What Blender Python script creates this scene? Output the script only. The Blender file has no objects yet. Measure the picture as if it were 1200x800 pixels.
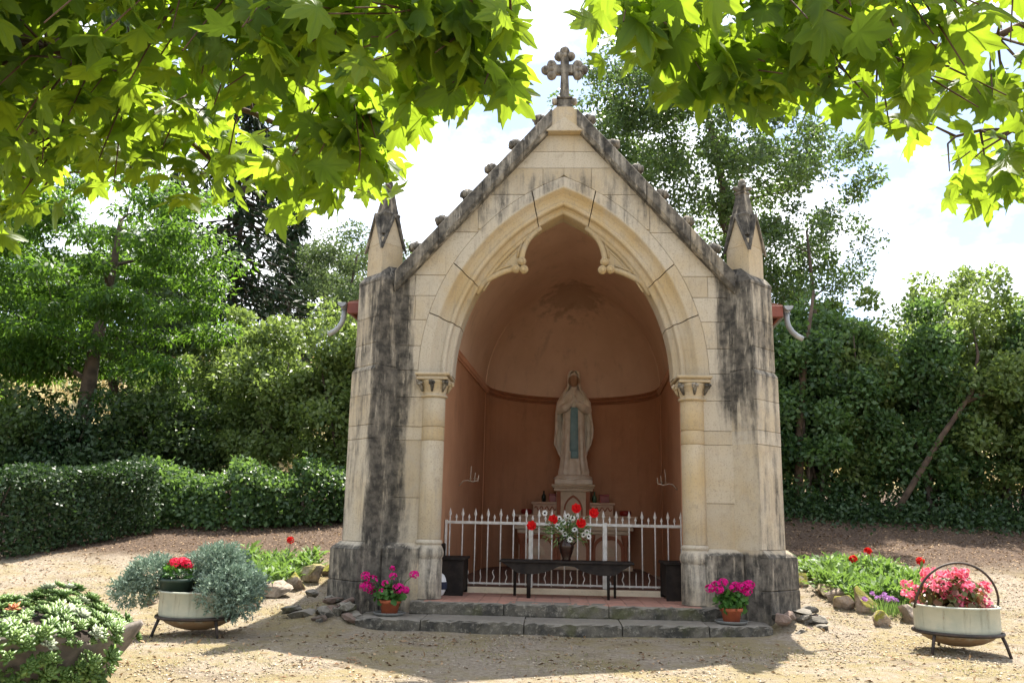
import bpy, bmesh, math, random
import numpy as np
from mathutils import Vector, Matrix

random.seed(7)
RNG = np.random.default_rng(11)
SC = bpy.context.scene
COL = SC.collection
R = math.radians
PI = math.pi

# ------------------------------------------------------------------ camera
cam_d = bpy.data.cameras.new('camera')
cam = bpy.data.objects.new('camera', cam_d)
COL.objects.link(cam)
SC.camera = cam
cam_d.sensor_width = 36.0
cam_d.lens = 36.0 * 989.7 / 1200.0
cam_d.clip_start = 0.05
cam_d.clip_end = 2000
CAM = Vector((-0.103, -9.852, 1.15))
_yaw, _pit, _rol = 0.0507, 0.2072, 0.0204
_f = Vector((-math.sin(_yaw) * math.cos(_pit), math.cos(_yaw) * math.cos(_pit), math.sin(_pit)))
_r = Vector((math.cos(_yaw), math.sin(_yaw), 0))
_u = _r.cross(_f)
_r2 = math.cos(_rol) * _r + math.sin(_rol) * _u
_u2 = -math.sin(_rol) * _r + math.cos(_rol) * _u
_m = Matrix((( _r2.x, _u2.x, -_f.x), (_r2.y, _u2.y, -_f.y), (_r2.z, _u2.z, -_f.z)))
cam.matrix_world = Matrix.Translation(CAM) @ _m.to_4x4()

# ------------------------------------------------------------------ sky and sun
SUN_EL, SUN_AZ = R(61.5), R(14.5)
world = bpy.data.worlds.new('World')
SC.world = world
world.use_nodes = True
_wn, _wl = world.node_tree.nodes, world.node_tree.links
_wn.clear()
_out = _wn.new('ShaderNodeOutputWorld')
_bg = _wn.new('ShaderNodeBackground')
_sky = _wn.new('ShaderNodeTexSky')
_sky.sky_type = 'NISHITA'
_sky.sun_disc = False
_sky.sun_elevation = SUN_EL
_sky.sun_rotation = SUN_AZ
_sky.air_density = 1.0
_sky.dust_density = 1.2
_tc = _wn.new('ShaderNodeTexCoord')
_mp = _wn.new('ShaderNodeMapping')
_mp.inputs['Scale'].default_value = (1.0, 1.0, 1.7)
_mp.inputs['Location'].default_value = (0.35, 0.1, 0.0)
_nz = _wn.new('ShaderNodeTexNoise')
_nz.inputs['Scale'].default_value = 3.2
_nz.inputs['Detail'].default_value = 9
_nz.inputs['Roughness'].default_value = 0.58
_rp = _wn.new('ShaderNodeValToRGB')
_rp.color_ramp.elements[0].position = 0.42
_rp.color_ramp.elements[1].position = 0.62
_mx = _wn.new('ShaderNodeMix')
_mx.data_type = 'RGBA'
_mx.inputs[7].default_value = (10.5, 10.7, 11.1, 1)
_wl.new(_tc.outputs['Generated'], _mp.inputs['Vector'])
_wl.new(_mp.outputs[0], _nz.inputs['Vector'])
_wl.new(_nz.outputs['Fac'], _rp.inputs[0])
_wl.new(_rp.outputs[0], _mx.inputs[0])
_wl.new(_sky.outputs[0], _mx.inputs[6])
_wl.new(_mx.outputs[2], _bg.inputs['Color'])
_bg.inputs['Strength'].default_value = 0.08
_wl.new(_bg.outputs[0], _out.inputs['Surface'])

sun_d = bpy.data.lights.new('sun', 'SUN')
sun_d.energy = 4.6
sun_d.angle = R(0.53)
sun_d.color = (1.0, 0.94, 0.84)
sun = bpy.data.objects.new('sun', sun_d)
COL.objects.link(sun)
_sd = -Vector((math.sin(SUN_AZ) * math.cos(SUN_EL), math.cos(SUN_AZ) * math.cos(SUN_EL), math.sin(SUN_EL)))
sun.rotation_euler = _sd.to_track_quat('-Z', 'Y').to_euler()
sun.location = (5, 10, 30)

vs = SC.view_settings
vs.view_transform = 'Standard'
vs.look = 'None'
vs.exposure = 1.65
vs.gamma = 1.0
vs.use_curve_mapping = False
SC.cycles.max_bounces = 10
SC.cycles.diffuse_bounces = 6
SC.cycles.transmission_bounces = 8
SC.cycles.transparent_max_bounces = 8

# ------------------------------------------------------------------ helpers
class NT:
    def __init__(s, name):
        s.m = bpy.data.materials.new(name)
        s.m.use_nodes = True
        s.t = s.m.node_tree
        s.t.nodes.clear()
        s.out = s.t.nodes.new('ShaderNodeOutputMaterial')
    def set(s, sock, v):
        if hasattr(v, 'is_linked') or hasattr(v, 'links'):
            s.t.links.new(v, sock)
        elif isinstance(v, (tuple, list)):
            d = sock.default_value
            v = tuple(v)
            if len(d) == 4 and len(v) == 3:
                v = v + (1,)
            sock.default_value = v
        else:
            sock.default_value = v
    def n(s, typ, ins=None, **props):
        nd = s.t.nodes.new('ShaderNode' + typ)
        for k, v in props.items():
            setattr(nd, k, v)
        for k, v in (ins or {}).items():
            s.set(nd.inputs[k], v)
        return nd
    def math(s, op, a, b=0.0, clamp=False):
        nd = s.n('Math', {0: a, 1: b}, operation=op)
        nd.use_clamp = clamp
        return nd.outputs[0]
    def ss(s, v, a, b):                       # smoothstep a..b -> 0..1 (a may exceed b)
        if a < b:
            nd = s.n('MapRange', {0: v, 1: a, 2: b, 3: 0.0, 4: 1.0}, interpolation_type='SMOOTHSTEP')
        else:
            nd = s.n('MapRange', {0: v, 1: b, 2: a, 3: 1.0, 4: 0.0}, interpolation_type='SMOOTHSTEP')
        return nd.outputs[0]
    def mix(s, f, a, b, blend='MIX'):
        nd = s.t.nodes.new('ShaderNodeMix')
        nd.data_type = 'RGBA'
        nd.blend_type = blend
        s.set(nd.inputs[0], f); s.set(nd.inputs[6], a); s.set(nd.inputs[7], b)
        return nd.outputs[2]
    def noise(s, vec, scale, detail=5, rough=0.55, stretch=None):
        if stretch:
            vec = s.n('Mapping', {'Vector': vec, 'Scale': stretch}).outputs[0]
        return s.n('TexNoise', {'Vector': vec, 'Scale': scale, 'Detail': detail, 'Roughness': rough}).outputs['Fac']
    def pos(s):
        return s.n('NewGeometry').outputs['Position']
    def ocoord(s):
        return s.n('TexCoord').outputs['Object']
    def rand(s):
        return s.n('ObjectInfo').outputs['Random']
    def bump(s, h, strength=0.3, dist=0.02):
        return s.n('Bump', {'Height': h, 'Strength': strength, 'Distance': dist}).outputs[0]
    def princ(s, col, rough=0.7, normal=None, metal=0.0, spec=0.5):
        ins = {'Base Color': col, 'Roughness': rough, 'Metallic': metal, 'Specular IOR Level': spec}
        if normal is not None:
            ins['Normal'] = normal
        nd = s.n('BsdfPrincipled', ins)
        return nd.outputs[0]
    def done(s, sh):
        s.t.links.new(sh, s.out.inputs['Surface'])
        return s.m

def nmat(name, c1, c2, scale=6.0, rough=0.7, bump=0.25, metal=0.0, spec=0.4, world=False, dist=0.01, lo=0.35, hi=0.65):
    t = NT(name)
    p = t.pos() if world else t.ocoord()
    a = t.noise(p, scale, 6)
    f = t.ss(t.math('ADD', a, t.math('MULTIPLY', t.math('SUBTRACT', t.rand(), 0.5), 0.12)), lo, hi)
    b = t.noise(p, scale * 7, 4)
    col = t.mix(f, c1, c2)
    col = t.mix(t.math('MULTIPLY', t.ss(b, 0.5, 0.8), 0.35), col, tuple(x * 0.45 for x in c1))
    return t.done(t.princ(col, rough, t.bump(t.math('ADD', a, t.math('MULTIPLY', b, .5)), bump, dist), metal, spec))

def leafmat(name, c1, c2, tr, ftr=0.4, rough=0.45, spec=0.4, dry=None, vein=False):
    t = NT(name)
    at = t.n('Attribute', attribute_name='rnd').outputs['Fac']
    r = t.math('FRACT', t.math('ADD', at, t.rand()))
    base = t.mix(r, c1, c2)
    trc = t.mix(r, tuple(x * 0.72 for x in tr), tuple(min(1, x * 1.2) for x in tr))
    if dry is not None:
        k = t.ss(r, 0.955, 0.965)
        base = t.mix(k, base, dry); trc = t.mix(k, trc, dry)
    if vein:
        lc = t.n('Attribute', attribute_name='vein').outputs['Fac']
        k = t.math('MULTIPLY', lc, .55)
        base = t.mix(k, base, tuple(min(1, x * 2.0) for x in c2)); trc = t.mix(k, trc, tuple(x * .5 for x in tr))
    p = t.princ(base, rough, None, 0.0, spec)
    tl = t.n('BsdfTranslucent', {'Color': trc}).outputs[0]
    sh = t.n('MixShader', {0: ftr, 1: p, 2: tl}).outputs[0]
    return t.done(sh)

class MB:
    def __init__(s):
        s.v, s.f, s.sm = [], [], []
    def add(s, vs, fs, smooth=False):
        o = len(s.v)
        s.v.extend([tuple(map(float, p)) for p in vs])
        for f in fs:
            s.f.append(tuple(i + o for i in f)); s.sm.append(smooth)
    def box(s, x0, x1, y0, y1, z0, z1, c=0.0, M=None):
        if c <= 0:
            vs = [(x, y, z) for x in (x0, x1) for y in (y0, y1) for z in (z0, z1)]
            fs = [(0, 1, 3, 2), (4, 6, 7, 5), (0, 4, 5, 1), (2, 3, 7, 6), (0, 2, 6, 4), (1, 5, 7, 3)]
        else:
            X, Y, Z = (x0, x1), (y0, y1), (z0, z1)
            vs, ix = [], {}
            for i in (0, 1):
                for j in (0, 1):
                    for k in (0, 1):
                        sx, sy, sz = 1 - 2 * i, 1 - 2 * j, 1 - 2 * k
                        for a, q in enumerate(((0, c, c), (c, 0, c), (c, c, 0))):
                            ix[i, j, k, a] = len(vs)
                            vs.append((X[i] + sx * q[0], Y[j] + sy * q[1], Z[k] + sz * q[2]))
            fs = []
            for i in (0, 1):
                fs.append([ix[i, 0, 0, 0], ix[i, 1, 0, 0], ix[i, 1, 1, 0], ix[i, 0, 1, 0]])
                fs.append([ix[0, i, 0, 1], ix[1, i, 0, 1], ix[1, i, 1, 1], ix[0, i, 1, 1]])
                fs.append([ix[0, 0, i, 2], ix[1, 0, i, 2], ix[1, 1, i, 2], ix[0, 1, i, 2]])
            for i in (0, 1):
                for j in (0, 1):
                    fs.append([ix[i, j, 0, 0], ix[i, j, 1, 0], ix[i, j, 1, 1], ix[i, j, 0, 1]])
                    fs.append([ix[i, 0, j, 0], ix[i, 1, j, 0], ix[i, 1, j, 2], ix[i, 0, j, 2]])
                    fs.append([ix[0, i, j, 1], ix[1, i, j, 1], ix[1, i, j, 2], ix[0, i, j, 2]])
                    for k in (0, 1):
                        fs.append([ix[i, j, k, 0], ix[i, j, k, 1], ix[i, j, k, 2]])
        if M is not None:
            vs = [tuple(M @ Vector(p)) for p in vs]
        s.add(vs, fs)
    def tube(s, pts, rad, n=8, cap=True, smooth=True):
        pts = [Vector(p) for p in pts]
        if not hasattr(rad, '__len__'):
            rad = [rad] * len(pts)
        vs, fs = [], []
        up = None
        for i, p in enumerate(pts):
            a = pts[max(0, i - 1)]; b = pts[min(len(pts) - 1, i + 1)]
            d = (b - a)
            d = d.normalized() if d.length > 1e-9 else Vector((0, 0, 1))
            if up is None:
                q = Vector((0, 0, 1)) if abs(d.z) < .9 else Vector((1, 0, 0))
                up = d.cross(q).normalized()
            up = (up - d * up.dot(d))
            up = up.normalized() if up.length > 1e-6 else d.orthogonal().normalized()
            w = d.cross(up)
            for k in range(n):
                t = 2 * PI * k / n
                vs.append(p + (up * math.cos(t) + w * math.sin(t)) * rad[i])
        for i in range(len(pts) - 1):
            for k in range(n):
                a = i * n + k; b = i * n + (k + 1) % n
                fs.append((a, b, b + n, a + n))
        s.add(vs, fs, smooth)
        if cap:
            o = len(s.v) - len(vs)
            s.f.append(tuple(o + k for k in range(n))[::-1]); s.sm.append(False)
            o2 = o + (len(pts) - 1) * n
            s.f.append(tuple(o2 + k for k in range(n))); s.sm.append(False)
    def lathe(s, prof, c=(0, 0, 0), n=24, smooth=True, a0=0.0, a1=2 * PI, sx=1.0, sy=1.0):
        full = abs(a1 - a0 - 2 * PI) < 1e-6
        m = n if full else n + 1
        vs = []
        for r, z in prof:
            for k in range(m):
                t = a0 + (a1 - a0) * k / n
                vs.append((c[0] + r * sx * math.cos(t), c[1] + r * sy * math.sin(t), c[2] + z))
        fs = []
        for i in range(len(prof) - 1):
            for k in range(n):
                a = i * m + k; b = i * m + (k + 1) % m
                fs.append((a, b, b + m, a + m))
        s.add(vs, fs, smooth)
    def disc(s, c, r, n=24, up=True):
        vs = [(c[0] + r * math.cos(2 * PI * k / n), c[1] + r * math.sin(2 * PI * k / n), c[2]) for k in range(n)]
        s.add(vs, [tuple(range(n))])
    def ball(s, c, r, nu=12, nv=8, jit=0.0, rs=None):
        rx, ry, rz = r if hasattr(r, '__len__') else (r, r, r)
        vs = [(c[0], c[1], c[2] - rz)]
        for j in range(1, nv):
            ph = PI * j / nv
            for k in range(nu):
                t = 2 * PI * k / nu
                q = 1 + (jit * (rs or random).uniform(-1, 1) if jit else 0)
                vs.append((c[0] + rx * q * math.sin(ph) * math.cos(t), c[1] + ry * q * math.sin(ph) * math.sin(t), c[2] - rz * q * math.cos(ph)))
        vs.append((c[0], c[1], c[2] + rz))
        fs = []
        for k in range(nu):
            fs.append((0, 1 + (k + 1) % nu, 1 + k))
        for j in range(nv - 2):
            for k in range(nu):
                a = 1 + j * nu + k; b = 1 + j * nu + (k + 1) % nu
                fs.append((a, b, b + nu, a + nu))
        l = len(vs) - 1
        o = 1 + (nv - 2) * nu
        for k in range(nu):
            fs.append((l, o + k, o + (k + 1) % nu))
        s.add(vs, fs, True)
    def prism(s, poly, y0, y1, c=0.0):          # polygon in xz, extruded along y (front y0 < y1)
        n = len(poly)
        vs = [(x, y0, z) for x, z in poly] + [(x, y1, z) for x, z in poly]
        fs = [tuple(range(n)), tuple(range(2 * n - 1, n - 1, -1))]
        for i in range(n):
            j = (i + 1) % n
            fs.append((i, i + n, j + n, j))
        s.add(vs, fs)
    def plan(s, poly, z0, z1, poly1=None, caps=True):      # polygon in xy, extruded along z
        n = len(poly)
        poly1 = poly1 or poly
        vs = [(x, y, z0) for x, y in poly] + [(x, y, z1) for x, y in poly1]
        fs = [(i, (i + 1) % n, (i + 1) % n + n, i + n) for i in range(n)]
        if caps:
            fs += [tuple(range(n - 1, -1, -1)), tuple(range(n, 2 * n))]
        s.add(vs, fs)
    def mesh(s, name, off=(0, 0, 0), fix=True):
        me = bpy.data.meshes.new(name)
        o = off
        me.from_pydata([(p[0] - o[0], p[1] - o[1], p[2] - o[2]) for p in s.v], [], s.f)
        me.polygons.foreach_set('use_smooth', s.sm)
        if fix:
            bm = bmesh.new(); bm.from_mesh(me)
            bmesh.ops.recalc_face_normals(bm, faces=bm.faces)
            bm.to_mesh(me); bm.free()
        me.update()
        return me

def wloc(o):
    p = Vector((0, 0, 0))
    while o is not None:
        p += o.location; o = o.parent
    return p

def obj(name, mb, mat, parent=None, at=None):
    """link a mesh given in world coordinates as one object; origin 'at' (world) or the parent's origin"""
    w = wloc(parent) if parent is not None else Vector((0, 0, 0))
    org = Vector(at) if at is not None else w
    me = mb if isinstance(mb, bpy.types.Mesh) else mb.mesh(name, org)
    o = bpy.data.objects.new(name, me)
    COL.objects.link(o)
    if parent is not None:
        o.parent = parent
    o.location = org - w
    if mat is not None and len(me.materials) == 0:
        me.materials.append(mat)
    return o

def inst(name, me, parent, loc, rot=(0, 0, 0), sc=1.0):
    """a part that shares mesh data; loc in the parent's frame"""
    o = bpy.data.objects.new(name, me)
    COL.objects.link(o)
    o.parent = parent
    o.location = loc
    o.rotation_euler = rot
    o.scale = (sc, sc, sc) if not hasattr(sc, '__len__') else sc
    return o

def tag(o, label, cat, group=None):
    o['label'] = label; o['category'] = cat
    if group:
        o['group'] = group
    return o

def thing(name, label, cat, loc, group=None):
    o = bpy.data.objects.new(name, None)
    o.empty_display_size = 0.1
    COL.objects.link(o)
    o.location = loc
    return tag(o, label, cat, group)

def copy_tree(o, parent=None):
    c = o.copy()
    COL.objects.link(c)
    c.parent = parent
    for ch in list(o.children):
        copy_tree(ch, c)
    return c

def np_mesh(name, V, F, rnd=None, vein=None, smooth=False):
    """V (n,3), F (m,k) all faces with k corners; rnd per face"""
    me = bpy.data.meshes.new(name)
    m, k = F.shape
    me.vertices.add(len(V)); me.vertices.foreach_set('co', np.ascontiguousarray(V, np.float32).ravel())
    me.loops.add(m * k); me.loops.foreach_set('vertex_index', np.ascontiguousarray(F, np.int32).ravel())
    me.polygons.add(m)
    me.polygons.foreach_set('loop_start', np.arange(0, m * k, k, dtype=np.int32))
    me.polygons.foreach_set('loop_total', np.full(m, k, np.int32))
    if smooth:
        me.polygons.foreach_set('use_smooth', np.ones(m, bool))
    if rnd is not None:
        a = me.attributes.new('rnd', 'FLOAT', 'FACE'); a.data.foreach_set('value', np.ascontiguousarray(rnd, np.float32))
    if vein is not None:
        a = me.attributes.new('vein', 'FLOAT', 'POINT'); a.data.foreach_set('value', np.ascontiguousarray(vein, np.float32))
    me.update(calc_edges=True)
    me.validate()
    return me

def unit(a):
    return a / np.maximum(np.linalg.norm(a, axis=-1, keepdims=True), 1e-9)

def leaf_arrays(P, T, N, L, W, bend=0.12):
    """folded rhombus leaves: base P, tip direction T, normal N, length L, width W"""
    T = unit(T); N = unit(N - T * (N * T).sum(1, keepdims=True)); S = np.cross(T, N)
    L = np.asarray(L)[:, None] if np.ndim(L) else L
    W = np.asarray(W)[:, None] if np.ndim(W) else W
    a = P
    b = P + T * L * .45 + S * W * .5 + N * W * bend
    c = P + T * L - N * L * bend * .6
    d = P + T * L * .45 - S * W * .5 + N * W * bend
    V = np.stack([a, b, c, d], 1).reshape(-1, 3)
    n = len(P)
    F = np.arange(4 * n).reshape(n, 4)
    return V, F

def rdir(n, zb=0.0, rng=RNG):
    d = rng.normal(size=(n, 3)); d = unit(d)
    d[:, 2] += zb
    return unit(d)

def leaf_cloud(name, centers, rads, per, size, asp=0.55, up=0.4, droop=0.0, rng=RNG, squash=1.0, outward=0.5):
    """leaves scattered through clumps; returns mesh"""
    centers = np.asarray(centers, float); n = len(centers)
    rads = np.broadcast_to(np.asarray(rads, float), (n,))
    C = np.repeat(centers, per, 0); Rr = np.repeat(rads, per)
    d = rdir(len(C), 0, rng)
    rr = rng.random(len(C)) ** .45
    off = d * (rr * Rr)[:, None]; off[:, 2] *= squash
    P = C + off
    N = unit(rdir(len(C), up, rng) + d * outward)
    T = unit(rdir(len(C), -droop, rng) + d * .6)
    L = size * rng.uniform(.65, 1.25, len(C))
    V, F = leaf_arrays(P, T, N, L, L * asp)
    clump_r = np.repeat(rng.random(n), per) * .5 + rng.random(len(C)) * .5
    return np_mesh(name, V, F, clump_r)

# ------------------------------------------------------------------ terrain
def g0(y):
    t = max(0.0, y)
    return t
def ground_z(x, y):
    s = 0.17 * (math.log1p(math.exp(-abs(y * 3.0 - .3))) + max(0, y * 3.0 - .3)) / 3.0     # softplus
    if y > 9:
        k = min(1.0, (y - 9) / 45.0)
        left = 1 / (1 + math.exp((x - 1) / 4.0))
        s = 0.17 * 8.9 + (y - 9) * 0.05 * (1 - k) + (10.5 * left + 6.5 * (1 - left)) * (k * k * (3 - 2 * k)) + max(0, y - 54) * .01
    else:
        s = min(s, .17 * 8.9)
    s += 0.03 * math.sin(x * 1.3 + 1) * math.sin(y * .9) * min(1, max(0, abs(x) - 2.4) + max(0, -1.5 - y)) * .6
    s += 0.012 * math.sin(x * 4.1 + y * 3.3) * math.sin(y * 5.2 - x * 2.1)
    ax = abs(x)
    if 2.0 < ax < 4.2 and -1.6 < y < 1.5:                      # earth banked against the buttress feet
        s += (.22 if x < 0 else .14) * math.exp(-((ax - 2.45) / .36) ** 2 - ((y + .10) / .46) ** 2)
    return s

# ------------------------------------------------------------------ materials
ARC_C_ = 0.963
def stone_material(name, soot0=0.0, yellow=0.0, pale=(.47, .41, .32), facade=True):
    t = NT(name)
    p = t.pos()
    sx = t.n('SeparateXYZ', {0: p})
    x, y, z = sx.outputs
    ax = t.math('ABSOLUTE', x)
    n1 = t.noise(p, 1.7, 6)
    n2 = t.noise(p, 9, 7, .65)
    n3 = t.noise(p, 60, 3)
    rnd = t.rand()
    yf = t.math('ADD', t.math('MULTIPLY', t.math('SUBTRACT', n1, .5), 2.2), t.math('MULTIPLY', rnd, .55))
    rad = t.math('SQRT', t.math('ADD', t.math('POWER', t.math('ADD', ax, ARC_C_), 2.0), t.math('POWER', t.math('SUBTRACT', z, 2.82), 2.0)))
    clean = t.math('MULTIPLY', t.ss(rad, 2.57, 2.53), t.ss(z, 3.2, 4.1))          # sheltered mouldings keep the yellow stone
    yf = t.math('ADD', yf, t.math('MULTIPLY', clean, .7))
    yf = t.math('ADD', yf, yellow - .12, True)
    col = t.mix(t.math('MULTIPLY', yf, .85), pale, (.44, .315, .15))
    col = t.mix(t.math('MULTIPLY', t.ss(n2, .52, .72), .4), col, (.27, .22, .16))
    col = t.mix(t.math('MULTIPLY', t.ss(n3, .52, .75), .5), col, (.17, .14, .105))
    col = t.mix(t.math('MULTIPLY', t.ss(rnd, .55, .95), .28), col, (.30, .255, .19))          # some blocks are browner
    run = t.noise(p, 4.0, 7, .62, (4.5, 4.5, .30))
    col = t.mix(t.math('MULTIPLY', t.ss(run, .50, .72), .38), col, (.24, .21, .17))
    col = t.mix(t.math('MULTIPLY', t.ss(t.noise(p, 2.6, 6, .7), .56, .72), .35), col, (.36, .34, .31))
    if facade:
        streak = t.noise(p, 3.0, 7, .6, (3.2, 3.2, .42))
        patch = t.noise(p, 5.0, 6, .7)
        band = t.math('MULTIPLY', t.ss(ax, 1.68, 1.93), t.ss(ax, 2.34, 2.17))
        left = t.ss(x, .2, -.2)
        hz = t.math('ADD', left, t.math('MULTIPLY', t.ss(z, 1.5, 2.9), t.math('SUBTRACT', 1.0, left)))
        A = t.math('MULTIPLY', t.math('MULTIPLY', band, hz), .92)
        B = t.math('MULTIPLY', t.ss(z, .875, .80), t.math('ADD', t.math('MULTIPLY', t.ss(ax, 1.62, 1.86), .40), .54))
        Cc = t.math('MULTIPLY', t.ss(z, 3.1, 3.95), t.math('MULTIPLY', t.ss(ax, 1.95, 2.05), .72))
        D = t.math('MULTIPLY', t.ss(ax, 2.1, 2.2), t.math('ADD', t.math('MULTIPLY', t.ss(z, 2.3, 3.2), .24), .38))
        # grey weathering patches over the upper archivolt
        E = t.math('MULTIPLY', t.math('MULTIPLY', t.math('MULTIPLY', t.ss(z, 4.3, 4.9), t.ss(z, 5.55, 5.2)), t.ss(rad, 2.53, 2.58)), .46)
        am = t.math('MAXIMUM', t.math('MAXIMUM', A, B), t.math('MAXIMUM', Cc, t.math('MAXIMUM', D, E)))
        am = t.math('MAXIMUM', am, soot0)
        am = t.math('ADD', am, t.math('MULTIPLY', t.math('SUBTRACT', streak, .5), 1.9))
        am = t.math('ADD', am, t.math('MULTIPLY', t.math('SUBTRACT', patch, .5), .55))
        am = t.math('ADD', am, t.math('MULTIPLY', t.math('SUBTRACT', t.noise(p, 14, 6, .75), .5), .5))
        pale_st = t.noise(p, 9, 6, .7, (2.0, 2.0, .35))
        am = t.math('SUBTRACT', am, t.math('MULTIPLY', t.ss(pale_st, .52, .74), .46))
        so = t.ss(am, .30, .92)
        col = t.mix(t.math('MULTIPLY', t.ss(am, .12, .5), .34), col, (.25, .23, .20))
        soc = t.mix(t.ss(n2, .35, .7), (.018, .018, .018), (.13, .115, .095))
        col = t.mix(t.math('MULTIPLY', so, .93), col, soc)
    return t.done(t.princ(col, .9, t.bump(t.math('ADD', t.math('MULTIPLY', n2, 1.0), t.math('MULTIPLY', n3, .55)), .55, .012), 0, .2))

M = {}
M['stone'] = stone_material('limestone')
M['stone_arch'] = stone_material('yellow limestone', 0.0, .0)
M['stone_column'] = stone_material('ochre limestone', 0.0, .5)
M['stone_clean'] = stone_material('pinnacle panel stone', 0, .1, (.44, .37, .27), False)
M['stone_dark'] = stone_material('weathered coping stone', .78, -.1, (.36, .32, .26))
M['stone_pin'] = stone_material('weathered pinnacle stone', .58, .0, (.42, .37, .29))
M['mortar'] = nmat('lime mortar', (.42, .35, .26), (.32, .27, .20), 8, .95, .4, world=True)

def step_material():
    t = NT('mossy step stone')
    p = t.pos(); z = t.n('SeparateXYZ', {0: p}).outputs[2]
    n1 = t.noise(p, 3.5, 7, .65); n2 = t.noise(p, 22, 6, .7)
    col = t.mix(t.ss(n1, .35, .65), (.045, .043, .038), (.135, .12, .095))
    col = t.mix(t.math('MULTIPLY', t.ss(n2, .52, .66), .6), col, (.30, .27, .22))
    col = t.mix(t.math('MULTIPLY', t.ss(t.noise(p, 2.2, 5), .55, .68), .55), col, (.07, .075, .02))
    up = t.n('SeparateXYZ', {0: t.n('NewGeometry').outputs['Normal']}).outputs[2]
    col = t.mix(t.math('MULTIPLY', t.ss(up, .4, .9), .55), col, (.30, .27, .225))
    return t.done(t.princ(col, .93, t.bump(t.math('ADD', n1, n2), .7, .02), 0, .2))
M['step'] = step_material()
M['rubble'] = nmat('brown rubble', (.20, .14, .11), (.12, .09, .07), 6, .95, .7, dist=.03)
M['rock'] = nmat('border rock', (.36, .29, .22), (.20, .16, .12), 5, .92, .7, dist=.03)

def moss_rock():
    t = NT('mossy rock')
    p = t.ocoord()
    n1 = t.noise(p, 6, 7, .65); n2 = t.noise(p, 26, 5, .7)
    col = t.mix(t.ss(n1, .38, .62), (.42, .34, .27), (.21, .17, .13))
    nz = t.n('SeparateXYZ', {0: t.n('NewGeometry').outputs['Normal']}).outputs[2]
    k = t.math('MULTIPLY', t.ss(t.math('ADD', nz, t.math('MULTIPLY', t.math('SUBTRACT', n1, .5), 2.4)), .1, .7), t.ss(t.rand(), .15, .45))
    col = t.mix(k, col, t.mix(n2, (.13, .13, .015), (.30, .27, .05)))
    return t.done(t.princ(col, .93, t.bump(t.math('ADD', n1, n2), .8, .03), 0, .2))
M['mossrock'] = moss_rock()

def plaster(name, a, b, stain):
    t = NT(name)
    p = t.pos()
    n1 = t.noise(p, 1.3, 6, .6); n2 = t.noise(p, 5, 6, .65); n3 = t.noise(p, 45, 3)
    col = t.mix(t.ss(n1, .35, .65), a, b)
    col = t.mix(t.math('MULTIPLY', t.ss(n2, .55, .75), .35), col, stain)
    s = t.n('SeparateXYZ', {0: p})
    damp = t.noise(p, 2.2, 7, .7, (1.6, 1.6, .45))
    col = t.mix(t.math('MULTIPLY', t.ss(damp, .54, .70), .40), col, tuple(x * .62 for x in b))
    col = t.mix(t.math('MULTIPLY', t.ss(t.noise(p, 7, 7, .75), .62, .70), .45), col, tuple(min(1, x * 1.25 + .05) for x in a))
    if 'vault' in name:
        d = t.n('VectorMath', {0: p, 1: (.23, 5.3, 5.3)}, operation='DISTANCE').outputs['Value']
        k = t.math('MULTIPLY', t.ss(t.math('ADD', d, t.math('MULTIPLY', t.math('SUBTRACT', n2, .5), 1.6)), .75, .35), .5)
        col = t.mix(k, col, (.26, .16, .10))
    return t.done(t.princ(col, .88, t.bump(t.math('ADD', n2, n3), .25, .01), 0, .2))
M['plaster'] = plaster('terracotta wall plaster', (.55, .30, .175), (.49, .26, .15), (.38, .195, .115))
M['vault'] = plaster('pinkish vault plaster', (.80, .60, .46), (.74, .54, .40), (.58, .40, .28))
M['ring'] = nmat('painted cornice', (.42, .19, .10), (.36, .16, .085), 4, .85, .1, world=True)
M['tile'] = nmat('terracotta floor tiles', (.42, .22, .16), (.30, .16, .12), 6, .8, .2, world=True)
M['tile_dark'] = nmat('dark worn tiles', (.16, .085, .06), (.10, .06, .045), 6, .8, .2, world=True)
M['roof'] = nmat('roof tiles', (.30, .13, .08), (.18, .09, .06), 4, .9, .4, world=True)
M['fascia'] = nmat('red brown fascia', (.22, .07, .05), (.16, .05, .04), 5, .7, .1)
M['zinc'] = nmat('zinc pipe', (.34, .35, .36), (.24, .25, .26), 5, .45, .1, metal=.3)
M['white_iron'] = nmat('white painted iron', (.66, .64, .60), (.52, .49, .44), 18, .6, .1)
M['dark_wood'] = nmat('dark stained wood', (.030, .024, .020), (.016, .013, .012), 9, .7, .2, spec=.12)
M['dark_iron'] = nmat('dark iron', (.035, .032, .030), (.07, .05, .04), 14, .6, .2, metal=.4)
M['wire'] = nmat('pale wire', (.60, .52, .42), (.45, .38, .30), 12, .5, .1)
M['statue'] = None
def statue_mat():
    t = NT('painted statue')
    p = t.ocoord()
    s = t.n('SeparateXYZ', {0: p}); x, y, z = s.outputs
    n1 = t.noise(p, 7, 6)
    col = t.mix(t.ss(n1, .35, .7), (.86, .80, .69), (.70, .62, .50))
    face = t.n('VectorMath', {0: t.n('Mapping', {'Vector': p, 'Location': (0, .105, -1.70)}).outputs[0], 1: (0, 0, 0)}, operation='DISTANCE').outputs['Value']
    col = t.mix(t.ss(face, .125, .10), col, (.42, .26, .16))
    return t.done(t.princ(col, .75, t.bump(n1, .25, .01), 0, .3))
M['statue'] = statue_mat()
M['skin_paint'] = nmat('painted flesh', (.46, .29, .18), (.38, .23, .14), 9, .75, .1)
M['sash'] = nmat('pale blue paint', (.27, .44, .48), (.21, .36, .40), 8, .75, .1)
M['altar_cream'] = nmat('cream altar stone', (.70, .58, .43), (.60, .48, .34), 5, .8, .15)
M['altar_pink'] = nmat('pinkish altar panel', (.66, .48, .35), (.58, .41, .29), 5, .8, .15)
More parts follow.
